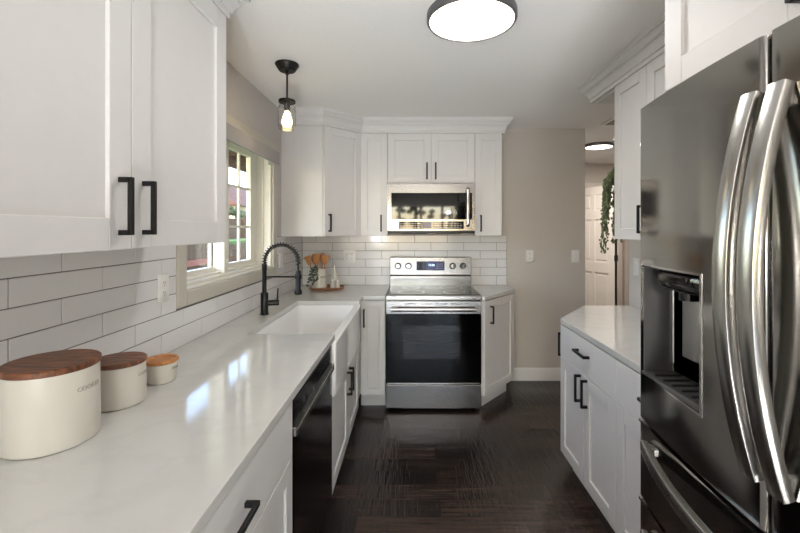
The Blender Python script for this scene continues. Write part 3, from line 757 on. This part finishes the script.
# ------------------------------------------------------------------ microwave
mx0, mx1, my = -.2125, .5465, 3.53
mw = thing('microwave_oven', 'stainless over-the-range microwave with black glass door', 'microwave', (rc, 3.7, 1.412))
link('body', B(box, mx0, mx1, my + .025, 3.905, 1.418, 1.844, .002), 'blackp', mw)
bm = B(); fz0, fz1 = 1.436, 1.843
gx0, gx1, gz0, gz1 = mx0 + .034, mx1 - .027, 1.533, 1.762
for a, b, c, d in ((mx0, mx1, gz1, fz1), (mx0, mx1, fz0, gz0), (mx0, gx0, gz0, gz1), (gx1, mx1, gz0, gz1)): box(bm, a, b, my, my + .026, c, d)
md = link('door', bm, 'steel', mw)
link('door_glass', B(box, gx0, gx1, my + .002, my + .02, gz0, gz1), 'bglass', md)
bm = B(); rect_sweep(bm, [(mx1 - .066, my - .006, 1.475), (mx1 - .066, my - .034, 1.495), (mx1 - .066, my - .042, 1.55), (mx1 - .066, my - .046, 1.64), (mx1 - .066, my - .042, 1.73), (mx1 - .066, my - .034, 1.785), (mx1 - .066, my - .006, 1.80)], .028, .014, (0, -1, 0), .3)
link('door_handle', bm, 'steelh', md)
cp = link('control_panel', B(box, mx0 + .10, mx1 - .10, my - .003, my + .004, 1.45, 1.516, .001), 'bglass', mw)
r2 = random.Random(3)
for cols in (range(0, 8), range(11, 22)):
    bm = B()
    for i in cols:
        x = mx0 + .112 + i * .0245
        for j in range(3):
            wv = .007 + .009 * r2.random(); box(bm, x, x + wv, my - .0036, my - .0028, 1.458 + j * .019, 1.4615 + j * .019 + .003 * r2.random())
    link('key_marks', bm, 'white', cp)
link('display', B(box, mx0 + .305, mx0 + .375, my - .0036, my - .002, 1.458, 1.508), 'display', cp)
bm = B(); box(bm, mx0 + .002, mx1 - .002, my + .03, 3.90, 1.412, 1.419)
for i in range(2): box(bm, rc - .26 + i * .3, rc - .04 + i * .3, my + .05, my + .22, 1.408, 1.413)
link('vent_grille', bm, 'dark', mw)

# ------------------------------------------------------------------ refrigerator
FY0, FY1, FXE, BOW = .25, 1.167, .648, .034
fcn = (FY0 + FY1) / 2
def bowx(y): return FXE - BOW * (1 - ((y - fcn) / ((FY1 - FY0) / 2)) ** 2)
def curved(bm, y0, y1, z0, z1, xb, ra=None, rb=None, off=0, r=.012):
    """solid with bowed front; ra / rb = y of rounded edges"""
    t = bmesh.new(); ys = []
    n = 14
    ys = [y0 + (y1 - y0) * i / n for i in range(n + 1)]
    for e in (ra, rb):
        if e is None: continue
        for d in (.001, .003, .006, .009, .012):
            y = e + d if abs(e - y0) < 1e-6 else e - d
            ys.append(y)
    ys = sorted(set(ys))
    def fx_(y):
        x = bowx(y) + off
        for e in (ra, rb):
            if e is None: continue
            d = abs(y - e)
            if d < r: x += r - math.sqrt(max(0, r * r - (r - d) ** 2))
        return x
    F = [[t.verts.new((fx_(y), y, z)) for y in ys] for z in (z0, z1)]
    Bk = [[t.verts.new((xb, y, z)) for y in ys] for z in (z0, z1)]
    for i in range(len(ys) - 1):
        t.faces.new((F[0][i], F[0][i + 1], F[1][i + 1], F[1][i])); t.faces.new((Bk[0][i], Bk[1][i], Bk[1][i + 1], Bk[0][i + 1]))
        t.faces.new((F[0][i], Bk[0][i], Bk[0][i + 1], F[0][i + 1])); t.faces.new((F[1][i], F[1][i + 1], Bk[1][i + 1], Bk[1][i]))
    for i in (0, -1): t.faces.new((F[0][i], F[1][i], Bk[1][i], Bk[0][i]))
    bmesh.ops.recalc_face_normals(t, faces=list(t.faces)); merge(bm, t)
fr = thing('refrigerator', 'dark stainless four-door fridge with ice and water dispenser', 'refrigerator', (1.1, fcn, 0))
link('body', B(box, .735, 1.53, FY0 + .004, FY1 - .004, .03, 1.775, .004), 'blackp', fr)
link('gasket', B(box, .722, .736, FY0 + .012, FY1 - .012, .08, 1.77), 'dark', fr)
link('base_grille', B(box, .72, .74, FY0 + .02, FY1 - .02, .002, .075), 'blackp', fr)
sp = fcn                                                    # door split
ZD0, ZD1, XB = .921, 1.789, .722
hy0, hy1, hz0, hz1 = .876, 1.130, 1.052, 1.350              # dispenser opening
bm = B()
curved(bm, hy1, FY1, ZD0, ZD1, XB, rb=FY1); curved(bm, sp + .003, hy0, ZD0, ZD1, XB, ra=sp + .003)
curved(bm, hy0, hy1, ZD0, hz0, XB); curved(bm, hy0, hy1, hz1, ZD1, XB)
fd = link('door', bm, 'steelv', fr)
bm = B(); curved(bm, FY0, sp - .003, ZD0, ZD1, XB, ra=FY0, rb=sp - .003)
nd = link('door', bm, 'steelv', fr)
bm = B(); e = .004; xbk = .726                              # dispenser recess liner
box(bm, xbk - .004, xbk + .006, hy0, hy1, hz0, hz1)
box(bm, .64, xbk, hy1 - e, hy1, hz0, hz1); box(bm, bowx(hy0) + .002, xbk, hy0, hy0 + e, hz0, hz1); box(bm, .635, xbk, hy0, hy1, hz1 - e, hz1); box(bm, .635, xbk, hy0, hy1, hz0, hz0 + .008)
dc = link('dispenser_recess', bm, 'recess', fd)
bm = B()
curved(bm, hy0 - .004, hy0 + .002, hz0 - .004, hz1 + .004, .66, off=-.002); curved(bm, hy1 - .002, hy1 + .004, hz0 - .004, hz1 + .004, .67, off=-.002)
curved(bm, hy0, hy1, hz0 - .004, hz0 + .001, .66, off=-.002); curved(bm, hy0, hy1, hz1 - .001, hz1 + .004, .66, off=-.002)
link('dispenser_bezel', bm, 'chrome', fd)
bm = B(); box(bm, .645, .72, hy0 + .02, hy1 - .045, hz1 - .055, hz1 - .005, .012, 3); cyl(bm, (.68, (hy0 + hy1) / 2, hz1 - .075), (.68, (hy0 + hy1) / 2, hz1 - .05), .022, 20); link('dispenser_spout', bm, 'bglass', fd)
link('dispenser_paddle', B(box, xbk - .014, xbk - .005, hy0 + .05, hy1 - .05, hz0 + .06, hz1 - .075, .004), 'steelh', fd)
link('corner_strip', B(box, xbk - .012, xbk - .003, hy1 - .012, hy1 - .004, hz0 + .01, hz1 - .01, .002), 'chrome', fd)
bm = B()
for i in range(6): box(bm, .645, .715, hy0 + .03 + i * .035, hy0 + .036 + i * .035, hz0 + .008, hz0 + .012)
link('drip_tray', bm, 'dark', fd)
def vbar(y, z0, z1):
    pts = []
    for i in range(25):
        s = i / 24; z = z0 + (z1 - z0) * s; k = 1 - (2 * s - 1) ** 2
        xo = bowx(y) - .009 - .052 * k
        pts.append((xo, y, z))
    bm = B(); rect_sweep(bm, pts, .034, .020, (-1, 0, 0), .16)
    for z in (z0 + .02, z1 - .02): box(bm, bowx(y) - .018, bowx(y) + .004, y - .012, y + .012, z - .02, z + .02, .004)
    return bm
link('door_handle', vbar(sp + .018, 1.012, 1.688), 'steelh', fd)
link('door_handle', vbar(sp - .038, 1.012, 1.688), 'steelh', nd)
def hbar(z):
    pts = []
    a, b = FY0 + .06, FY1 - .06
    for i in range(25):
        s = i / 24; y = a + (b - a) * s; k = 1 - (2 * s - 1) ** 2
        pts.append((bowx(y) - .012 - .045 * k, y, z))
    bm = B(); rect_sweep(bm, pts, .032, .018, (-1, 0, 0), .16)
    for y in (a + .02, b - .02): box(bm, bowx(y) - .018, bowx(y) + .004, y - .015, y + .015, z - .012, z + .012, .004)
    return bm
for z0, z1, hz in ((.700, .911, .862), (.085, .690, .62)):
    bm = B(); curved(bm, FY0, FY1, z0, z1, XB, ra=FY0, rb=FY1)
    q = link('drawer', bm, 'steelv', fr)
    bm = B(); curved(bm, FY0 + .002, FY1 - .002, z1 - .006, z1 + .001, .70, off=-.002); link('top_edge_trim', bm, 'chrome', q)
    link('drawer_handle', hbar(hz), 'steelh', q)
for y in (FY1 - .06, FY0 + .02): link('hinge_cover', B(box, .74, .82, y, y + .04, 1.775, 1.79, .003), 'blackp', fr)

# ------------------------------------------------------------------ lamps
def disc_light(label, x, y, r, cat='ceiling light'):
    t = thing('ceiling_light', label, cat, (x, y, CEIL - .042))
    z = CEIL
    bm = B(); lathe(bm, [(0, z), (r, z), (r, z - .030), (r - .004, z - .036), (r - .012, z - .036), (r - .013, z - .02), (0, z - .02)], (x, y, 0), 64); link('rim', bm, 'lampgrey', t)
    bm = B(); lathe(bm, [(0, z - .032), (r - .0135, z - .032), (r - .0135, z - .026), (0, z - .026)], (x, y, 0), 64); link('diffuser', bm, 'diff', t)
disc_light('large round flush ceiling light with grey rim in the kitchen', .266, 1.83, .20)
disc_light('round flush ceiling light with dark rim in the hall', 2.12, 4.64, .155)
disc_light('round flush ceiling light added to brighten the room beyond the panel door', 2.6, 7.0, .155)
disc_light('round flush ceiling light added for fill above the camera position', .24, -1.1, .20)
disc_light('round flush ceiling light added for fill by the big rear window', .24, -2.4, .20)
pl = thing('pendant_light', 'small bronze pendant with clear glass jar shade over the sink', 'pendant light', (-.727, 2.38, 2.022))
px, py = -.727, 2.38
link('canopy', B(lathe, [(0, CEIL), (.066, CEIL), (.068, CEIL - .006), (.062, CEIL - .016), (.05, CEIL - .036), (.044, CEIL - .042), (0, CEIL - .042)], (px, py, 0), 40), 'bronze', pl)
bm = B(); cyl(bm, (px, py, 2.20), (px, py, CEIL - .04), .0055, 12); cyl(bm, (px, py, CEIL - .06), (px, py, CEIL - .04), .011, 12); link('rod', bm, 'bronze', pl)
bm = B(); lathe(bm, [(0, 2.212), (.012, 2.21), (.046, 2.200), (.048, 2.196), (.048, 2.184), (.044, 2.184), (.044, 2.19), (0, 2.19)], (px, py, 0)); cyl(bm, (px, py, 2.135), (px, py, 2.19), .017, 16); link('cap', bm, 'bronze', pl)
link('jar_shade', B(lathe, [(.040, 2.186), (.041, 2.172), (.050, 2.158), (.052, 2.14), (.052, 2.045), (.047, 2.028), (.036, 2.022), (.034, 2.025), (.045, 2.031), (.0495, 2.047), (.0495, 2.14), (.0475, 2.156), (.0385, 2.170), (.0375, 2.186), (.040, 2.186)], (px, py, 0)), 'jar', pl)
link('bulb', B(lathe, [(0, 2.042), (.014, 2.044), (.026, 2.055), (.030, 2.072), (.026, 2.092), (.016, 2.118), (.012, 2.135), (0, 2.135)], (px, py, 0), 24), 'bulb', pl)

for i, (p, d, e_) in enumerate(FILL_UP):
    d = Vector(d).normalized(); p = Vector(p)
    q = d.to_track_quat('Z', 'Y').to_matrix().to_4x4()
    fl = thing('fill_floor_lamp', ('black floor lamp added for fill behind the camera on the window side, head tilted to the ceiling', 'black floor lamp added for fill behind the camera on the fridge side, head tilted to the ceiling')[i], 'floor lamp', (p.x, p.y - .12, 0), 0)
    link('base', B(lathe, [(0, 0), (.14, 0), (.14, .012), (.13, .02), (0, .024)], (p.x, p.y - .12, 0), 40), 'black', fl)
    bm = B(); tube(bm, [(p.x, p.y - .12, .02), (p.x, p.y - .12, 1.66), Vector((p.x, p.y - .11, 1.70)), p - d * .11], .011, 12); link('pole', bm, 'black', fl)
    link('lamp_shade', B(lathe, [(0, -.12), (.03, -.12), (.05, -.10), (.122, .02), (.126, .02), (.126, .024), (.118, .024), (.112, .004), (0, .004)], p, 40, q), 'black', fl)
    link('diffuser', B(lathe, [(0, .005), (.110, .005), (.110, .009), (0, .009)], p, 40, q), 'diff', fl)

gl = thing('fill_globe_lamp', 'white globe floor lamp added for fill behind the camera', 'floor lamp', (-.74, -1.2, 0))
link('base', B(lathe, [(0, 0), (.13, 0), (.13, .012), (.12, .018), (.012, .024), (.012, 1.10), (.05, 1.11), (.05, 1.135), (0, 1.135)], (-.74, -1.2, 0), 32), 'black', gl)
link('globe', B(lathe, [(.045, 1.13), (.075, 1.143), (.105, 1.17), (.125, 1.21), (.132, 1.25), (.125, 1.29), (.105, 1.33), (.075, 1.357), (.04, 1.374), (0, 1.38)], (-.74, -1.2, 0), 32), 'globe', gl)
for i, (p, d, e_) in enumerate(FILL_CAN):
    d = Vector(d).normalized(); p = Vector(p); q = d.to_track_quat('Z', 'Y').to_matrix().to_4x4()
    fl = thing('fill_uplight', ('black can uplight added for fill behind the camera, nearer the window wall', 'black can uplight added for fill behind the camera, nearer the fridge')[i], 'uplight', (p.x, p.y, 0), 0)
    bm = B(); lathe(bm, [(0, 0), (.09, 0), (.09, .01), (.08, .016), (0, .018)], (p.x, p.y, 0), 32); cyl(bm, (p.x, p.y, .01), p - d * .12, .012, 12); link('base', bm, 'black', fl)
    link('lamp_shade', B(lathe, [(0, -.15), (.05, -.15), (.068, -.13), (.072, .0), (.066, .0), (.062, -.012), (0, -.012)], p, 32, q), 'black', fl)
    link('diffuser', B(lathe, [(0, -.011), (.061, -.011), (.061, -.006), (0, -.006)], p, 32, q), 'diff', fl)

# ceiling vent by the hall opening
cv = thing('ceiling_vent', 'white ceiling air vent above the hall opening', 'vent', (1.82, 3.6, CEIL - .014))
bm = B(); box(bm, 1.73, 1.92, 3.46, 3.75, CEIL - .012, CEIL, .003); link('frame', bm, 'trim', cv)
bm = B()
for i in range(7): box(bm, 1.755 + i * .021, 1.765 + i * .021, 3.485, 3.725, CEIL - .014, CEIL - .011)
link('slat', bm, 'slot', cv)

# ------------------------------------------------------------------ outlets and switches
def outlet(label, c, n, kind='outlet', gangs=1, cat=None):
    """c = centre on the wall, n = 'x' / '-x' / '-y' outward"""
    rz = {'-y': 0, 'x': P90, '-x': -P90}[n]
    r = thing('wall_switch' if kind == 'switch' else 'wall_outlet', label, cat or ('switch' if kind == 'switch' else 'outlet'), c, rz)
    wd = .036 if gangs == 1 else .058
    bm = B(); box(bm, -wd, wd, -.006, 0, -.058, .058, .002, 2); link('plate', bm, 'white', r, local=True)
    if kind == 'switch':
        bm = B(); box(bm, -.017, .017, -.010, -.005, -.034, .034, .003, 2); link('rocker', bm, 'white', r, local=True)
    else:
        for gx in ([0] if gangs == 1 else [-.023, .023]):
            for s in (-1, 1):
                bm = B(); box(bm, gx - .016, gx + .016, -.0085, -.005, s * .021 - .014, s * .021 + .014, .003, 2); k = link('socket', bm, 'white', r, local=True)
                bm = B()
                for q in (-1, 1): box(bm, gx + q * .006 - .001, gx + q * .006 + .001, -.0088, -.0083, s * .021, s * .021 + .008)
                cyl(bm, (gx, -.0088, s * .021 - .007), (gx, -.0083, s * .021 - .007), .002, 8); link('slots', bm, 'slot', k, local=True)
outlet('white outlet on the tile above the smallest canister, near the window', (XL + .010, 1.722, 1.20), 'x')
outlet('white outlet on the tile behind the faucet', (XL + .010, 3.27, 1.20), 'x')
outlet('white double outlet on the back tile beside the utensil crock', (-.596, YB - .010, 1.19), '-y', gangs=2)
outlet('white outlet on the greige wall', (1.128, YB, 1.19), '-y')
outlet('white rocker switch on the greige wall by the hall opening', (1.563, YB, 1.19), '-y', 'switch')
outlet('white rocker switch above the short counter by the fridge', (XR, 2.80, 1.19), '-x', 'switch')

# ------------------------------------------------------------------ canisters
def canister(label, c, r, h, lid_h, word, tsize, ang, lidm, lid_kind, rb=None):
    x, y = c; z = .914; rb = rb or r
    t = thing('canister', label, 'canister', (x, y, z), 0, 'cream canisters on the counter')
    link('jar', B(lathe, [(0, z), (rb - .008, z), (rb - .002, z + .003), (rb, z + .010), (r - .002, z + h - .004), (r - .003, z + h), (r - .008, z + h), (r - .010, z + h - .01), (0, z + h - .012)], (x, y, 0), 64), 'ceram', t)
    zl = z + h
    if lid_kind == 'flat': prof = [(0, zl), (r - .001, zl), (r + .0015, zl + .003), (r + .0015, zl + lid_h - .003), (r - .002, zl + lid_h), (0, zl + lid_h)]
    else: prof = [(0, zl), (r - .001, zl), (r + .0025, zl + .004), (r + .0025, zl + lid_h - .002), (r - .001, zl + lid_h), (r - .008, zl + lid_h - .002), (r - .012, zl + lid_h - .007), (0, zl + lid_h - .008)]
    link('lid', B(lathe, prof, (x, y, 0), 64), lidm, t)
    bm = B(); text_bm(bm, word, tsize, None, .0004, bend=(x, y, z + h * .74, (rb + (r - rb) * .74) + .0006, ang)); link('lettering', bm, 'ink', t)
    return t
canister('largest cream canister with dark acacia lid, lettered COOKIES', (-.917, 1.042), .100, .186, .016, 'COOKIES', .016, R(-2), 'acacia', 'flat')
t = canister('middle cream canister with dark acacia lid, lettered COFFEE', (-.905, 1.262), .073, .123, .014, 'COFFEE', .014, R(6), 'acacia', 'flat')
canister('smallest cream canister with lighter rimmed wooden lid, lettered SUGAR', (-.885, 1.442), .053, .068, .013, 'SUGAR', .012, R(2), 'bamboo', 'rim', rb=.046)

# ------------------------------------------------------------------ tray group
tx, ty, tz = -.765, 3.665, .914
tag(link('wooden_tray', B(lathe, [(0, tz), (.135, tz), (.150, tz + .008), (.155, tz + .018), (.152, tz + .020), (.146, tz + .016), (0, tz + .014)], (tx, ty, 0), 56), 'tray'), 'round brown wooden tray in the back corner of the counter', 'tray')
zt = tz + .0145
ck = thing('utensil_crock', 'cream ceramic crock of wooden utensils with black word Cook', 'crock', (-.828, 3.66, zt))
link('pot', B(lathe, [(0, zt), (.064, zt), (.067, zt + .004), (.067, zt + .165), (.065, zt + .168), (.062, zt + .165), (.062, zt + .02), (0, zt + .018)], (-.828, 3.66, 0), 48), 'ceram', ck)
bm = B(); text_bm(bm, 'Cook', .036, None, .0004, bend=(-.828, 3.66, zt + .10, .0678, R(-62)), shear=.25); link('lettering', bm, 'inkb', ck)
def utensil(kind, label, dx, dy, lx, ly, L, w):
    p0 = Vector((-.828 + dx, 3.66 + dy, zt + .02)); d = Vector((lx, ly, 1)).normalized(); p1 = p0 + d * (L - .08)
    bm = B(); tube(bm, [p0, p0.lerp(p1, .5), p1], .006, 8)
    side = Vector((1, 0, 0)); side = (side - d * d.dot(side)).normalized(); nn = d.cross(side)
    t2 = bmesh.new(); bmesh.ops.create_uvsphere(t2, u_segments=16, v_segments=10, radius=1)
    mt = Matrix((side, nn, d)).transposed().to_4x4(); mt = Matrix.Translation(p1 + d * .035) @ mt @ Matrix.Diagonal((w, .006, .05, 1)) if kind != 'wooden_spatula' else None
    if kind == 'wooden_spatula':
        t2.free(); t2 = bmesh.new(); bmesh.ops.create_cube(t2, size=1)
        for v in t2.verts:
            if v.co.z < 0: v.co.x *= .45
        bmesh.ops.bevel(t2, geom=list(t2.edges), offset=.08, segments=2, affect='EDGES')
        mt = Matrix.Translation(p1 + d * .04) @ Matrix((side, nn, d)).transposed().to_4x4() @ Matrix.Diagonal((w * 2, .007, .09, 1))
    merge(bm, t2, mt)
    tag(link(kind, bm, 'spoonw'), label, 'utensil', 'wooden utensils in the crock')
utensil('wooden_spatula', 'wooden spatula leaning furthest towards the window in the crock', -.02, 0, -.36, 0, .27, .030)
utensil('wooden_spoon', 'wooden spoon in the crock, next to the outermost spatula', -.01, .015, -.17, .05, .28, .027)
utensil('wooden_spatula', 'upright wooden spatula in the middle of the crock', .0, -.01, -.06, -.03, .275, .025)
utensil('wooden_spoon', 'upright wooden spoon at the back of the crock', .012, .02, .04, .05, .285, .027)
utensil('wooden_spatula', 'wooden spatula leaning towards the range in the crock', .02, 0, .16, 0, .265, .030)
# sprig hanging over the crock
sg = thing('leafy_sprig', 'dusty green leafy sprig draped over the utensil crock', 'sprig', (-.86, 3.60, zt))
def leafq(bm, p, d, ln, wd):
    d = Vector(d).normalized(); s = d.cross(Vector((.3, -1, .2))).normalized(); n_ = d.cross(s)
    t2 = bmesh.new(); bmesh.ops.create_uvsphere(t2, u_segments=8, v_segments=6, radius=1)
    merge(bm, t2, Matrix.Translation(Vector(p) + d * ln) @ Matrix((s, n_, d)).transposed().to_4x4() @ Matrix.Diagonal((wd, .0016, ln, 1)))
r3 = random.Random(11)
for (sx, sy, ex, ey, ez) in ((-.03, -.065, -.035, -.075, .045), (-.05, -.055, -.085, -.06, .03), (-.01, -.068, -.0, -.08, .075), (-.045, -.06, -.062, -.072, .07)):
    a = Vector((-.828 + sx * .7, 3.66 + sy * .7, zt + .185)); m_ = Vector((-.828 + sx, 3.66 + sy - .008, zt + .17)); e_ = Vector((-.828 + ex, 3.66 + ey - .004, zt + ez))
    pts = [a, m_] + [m_.lerp(e_, k / 6) for k in range(1, 7)]
    bm = B(); tube(bm, pts, .0015, 6); b_ = link('stem', bm, 'stem', sg)
    bm = B()
    for p in pts:
        for k in range(2): leafq(bm, p, (r3.uniform(-1, 1), r3.uniform(-.5, 0), r3.uniform(-.8, .3)), .010, .0065)
    link('leaves', bm, 'leafd', b_)
cu_ = thing('oil_cruet', 'white cone-shaped oil cruet with metal pourer on the wooden tray', 'cruet', (-.698, 3.69, zt))
link('bottle', B(lathe, [(0, zt), (.032, zt), (.035, zt + .004), (.031, zt + .06), (.014, zt + .15), (.012, zt + .165), (0, zt + .166)], (-.698, 3.69, 0)), 'ceram', cu_)
bm = B(); lathe(bm, [(0, zt + .165), (.010, zt + .165), (.009, zt + .18), (.004, zt + .185), (.0035, zt + .225), (0, zt + .226)], (-.698, 3.69, 0), 16); link('pourer', bm, 'steelh', cu_)
for x, y, h, lb in ((-.706, 3.632, .075, 'small white shaker in front of the oil cruet'), (-.664, 3.640, .068, 'small white shaker beside the oil cruet, nearest the range')):
    s = thing('salt_shaker', lb, 'shaker', (x, y, zt), 0, 'shakers on the tray')
    link('jar', B(lathe, [(0, zt), (.021, zt), (.023, zt + .004), (.018, zt + h - .012), (.017, zt + h - .010), (0, zt + h - .010)], (x, y, 0), 28), 'ceram', s)
    link('cap', B(lathe, [(0, zt + h - .010), (.0165, zt + h - .010), (.014, zt + h - .002), (.006, zt + h), (0, zt + h)], (x, y, 0), 28), 'white', s)

# ------------------------------------------------------------------ trailing plant
tp = thing('trailing_plant', 'trailing green plant spilling from the rounded end shelf', 'plant', (1.40, 2.51, 1.695))
bm = B(); lathe(bm, [(0, 1.695), (.045, 1.695), (.06, 1.775), (.062, 1.785), (.056, 1.785), (.052, 1.77), (0, 1.765)], (1.40, 2.51, 0), 32); link('pot', bm, 'white', tp)
r4 = random.Random(5)
def bead(bm, p, s):
    t2 = bmesh.new(); bmesh.ops.create_icosphere(t2, subdivisions=1, radius=s)
    merge(bm, t2, Matrix.Translation(p) @ Matrix.Rotation(r4.uniform(0, 6), 4, 'Z') @ Matrix.Diagonal((1, .7, 1.25, 1)))
nv = 30
for i in range(nv):
    a = R(8 + 70 * i / 15) if i < 16 else R(r4.uniform(8, 55)); k = r4.uniform(.012, .05)
    ex = 1.539 - (.329 + k) * math.cos(a); ey = 2.411 + (.285 + k) * math.sin(a)
    if ey < 2.45: ey = 2.45 + r4.uniform(0, .02)
    zend = r4.choice([1.30, 1.36, 1.42, 1.45, 1.5, 1.58, 1.62]) if i % 3 else r4.uniform(1.55, 1.68)
    ps = Vector((1.40, 2.51, 1.775)); pm = Vector((ps.x + (ex - ps.x) * .7, ps.y + (ey - ps.y) * .7, 1.80 + r4.uniform(0, .03))); pe = Vector((ex, ey, 1.74)); pend = Vector((ex - r4.uniform(0, .025), ey + r4.uniform(0, .02), zend))
    pts = [ps, ps.lerp(pm, .5) + Vector((0, 0, .03)), pm, pm.lerp(pe, .6) + Vector((0, 0, .01)), pe] + [pe.lerp(pend, j / 10) + Vector((r4.uniform(-.004, .004), r4.uniform(-.004, .004), 0)) for j in range(1, 11)]
    bm = B(); tube(bm, pts, .0018, 5); vn = link('vine', bm, 'stem', tp)
    bm = B(); fine = resample([Vector(p) for p in pts[2:]], .0105)
    for p in fine: bead(bm, p + Vector((r4.uniform(-.009, .009), r4.uniform(-.009, .009), 0)), r4.uniform(.0055, .0085))
    link('leaves', bm, 'leaf', vn)

# ------------------------------------------------------------------ outdoors
tag(link('lawn', B(box, -40, -1.3, -30, 60, -.35, -.25), 'grass'), 'green lawn outside the kitchen window', 'lawn', kind='structure')
o = link('ground_rear', B(box, -1.3, 40, -40, -3.4, -.35, -.25), 'patio'); o['kind'] = 'structure'; o.name = 'trim_3'
# roof overhang
bm = B(); box(bm, -2.05, XL - .16, -3.2, 8, 2.36, 2.42); box(bm, -2.10, -2.05, -3.2, 8, 2.16, 2.44, .004)
for i in range(18): box(bm, -2.05, XL - .16, -3 + i * .6, -2.95 + i * .6 + .04, 2.22, 2.36)
struct('trim_4', bm, 'eave')
# bank of lawn behind the fence, hedge shrubs, fence, neighbour house
fe = thing('wooden_fence', 'weathered brown board fence seen through the lower window pane', 'fence', (-5, 8, -.25))
bm = B(); y = 3.0; r5 = random.Random(2)
while y < 19:
    box(bm, -5.02, -5.0, y, y + .13, -.25, (1.14 if y < 10.8 else 1.03) + r5.uniform(-.008, .008)); y += .138
link('boards', bm, 'fence', fe)
link('rail', B(box, -5.0, -4.95, 3.0, 10.8, .60, .74, .004), 'fencer', fe)
fe2 = thing('wooden_fence', 'dark far fence seen through the gridded window panes', 'fence', (-8.5, 18, -.25))
bm = B(); y = 12.0
while y < 30:
    box(bm, -8.52, -8.5, y, y + .14, 1.0, 1.95); y += .15
box(bm, -8.5, -8.44, 12, 30, .6, 1.05)
link('boards', bm, 'fence', fe2)
link('post', B(box, -8.50, -8.38, 17.9, 18.02, -.25, 2.0), 'fence', fe2)
link('post', B(box, -8.50, -8.38, 20.5, 20.62, -.25, 2.0), 'fence', fe2)
bm = B(prism, [(-8.48, 11), (-6.9, 11), (-6.9, 30), (-8.48, 30)], -.25, .98)
tag(link('lawn_bank', bm, 'grass'), 'sunlit grass bank in front of the far fence', 'lawn', kind='structure')
def shrub(name, label, cat, c, r, h, n, lsz, seed):
    rs = random.Random(seed); t = thing(name, label, cat, c, 0, 'shrubs beyond the far fence')
    bm = B()
    for i in range(n):
        u = rs.uniform(-1, 1); a = rs.uniform(0, 2 * math.pi); q = math.sqrt(1 - u * u); s = rs.uniform(.75, 1.0)
        p = Vector((c[0] + r * s * q * math.cos(a), c[1] + r * s * q * math.sin(a), c[2] + h * .55 + h * .45 * s * u))
        t2 = bmesh.new(); bmesh.ops.create_icosphere(t2, subdivisions=1, radius=lsz * rs.uniform(.6, 1.3)); merge(bm, t2, Matrix.Translation(p) @ Matrix.Rotation(rs.uniform(0, 3), 4, (1, 1, .3)) @ Matrix.Diagonal((1, .5, .7, 1)))
    link('foliage', bm, 'hedge', t)
    bm = B(); cyl(bm, c, (c[0], c[1], c[2] + h * .4), .06, 8); link('trunk', bm, 'fence', t)
shrub('garden_shrub', 'dense green shrub behind the far fence, nearer the fence corner', 'shrub', (-10.4, 17.6, -.25), 1.1, 3.0, 150, .26, 1)
shrub('garden_shrub', 'dense green shrub behind the far fence, in the middle panes', 'shrub', (-10.4, 20.6, -.25), 1.2, 3.1, 150, .26, 2)
shrub('garden_shrub', 'dense green shrub behind the far fence, farthest along', 'shrub', (-10.4, 23.8, -.25), 1.2, 3.0, 150, .26, 3)
hs = thing('neighbour_house', 'tan neighbouring house with brown roof beyond the hedge', 'house', (-17, 36, -.25))
link('walls', B(box, -21, -13, 30, 46, -.25, 3.3), 'siding', hs)
bm = B(); t2 = bmesh.new()
v = [t2.verts.new(p) for p in ((-12.5, 29.4, 3.2), (-12.5, 46.6, 3.2), (-21.5, 46.6, 3.2), (-21.5, 29.4, 3.2), (-17, 31, 5.6), (-17, 45, 5.6))]
for f in ((0, 1, 5, 4), (1, 2, 5), (2, 3, 4, 5), (3, 0, 4), (3, 2, 1, 0)): t2.faces.new([v[k] for k in f])
bmesh.ops.recalc_face_normals(t2, faces=list(t2.faces)); merge(bm, t2); link('roof', bm, 'roofm', hs)
# trees outside the rear window (seen as reflections in the microwave door)
for k, (x, y, h) in enumerate(((-5, -11, 5.0), (.2, -15, 6.0), (5.4, -11.5, 5.2))):
    rs = random.Random(20 + k)
    t = thing('garden_tree', ('loose tree outside the rear window, nearest the kitchen window side', 'tallest loose tree outside the middle of the rear window', 'loose tree outside the rear window, nearest the fridge side')[k], 'tree', (x, y, -.25), 0, 'trees outside the rear window')
    bm = B(); cyl(bm, (x, y, -.25), (x, y, h * .8), .14, 10, r2=.05); link('trunk', bm, 'fence', t)
    bm = B()
    for i in range(130):
        p = Vector((x + rs.gauss(0, .8), y + rs.gauss(0, .8), h * .62 + rs.gauss(0, h * .17)))
        q = bmesh.new(); bmesh.ops.create_icosphere(q, subdivisions=1, radius=rs.uniform(.1, .24)); merge(bm, q, Matrix.Translation(p) @ Matrix.Diagonal((1, .6, .7, 1)))
    link('foliage', bm, 'hedge', t)
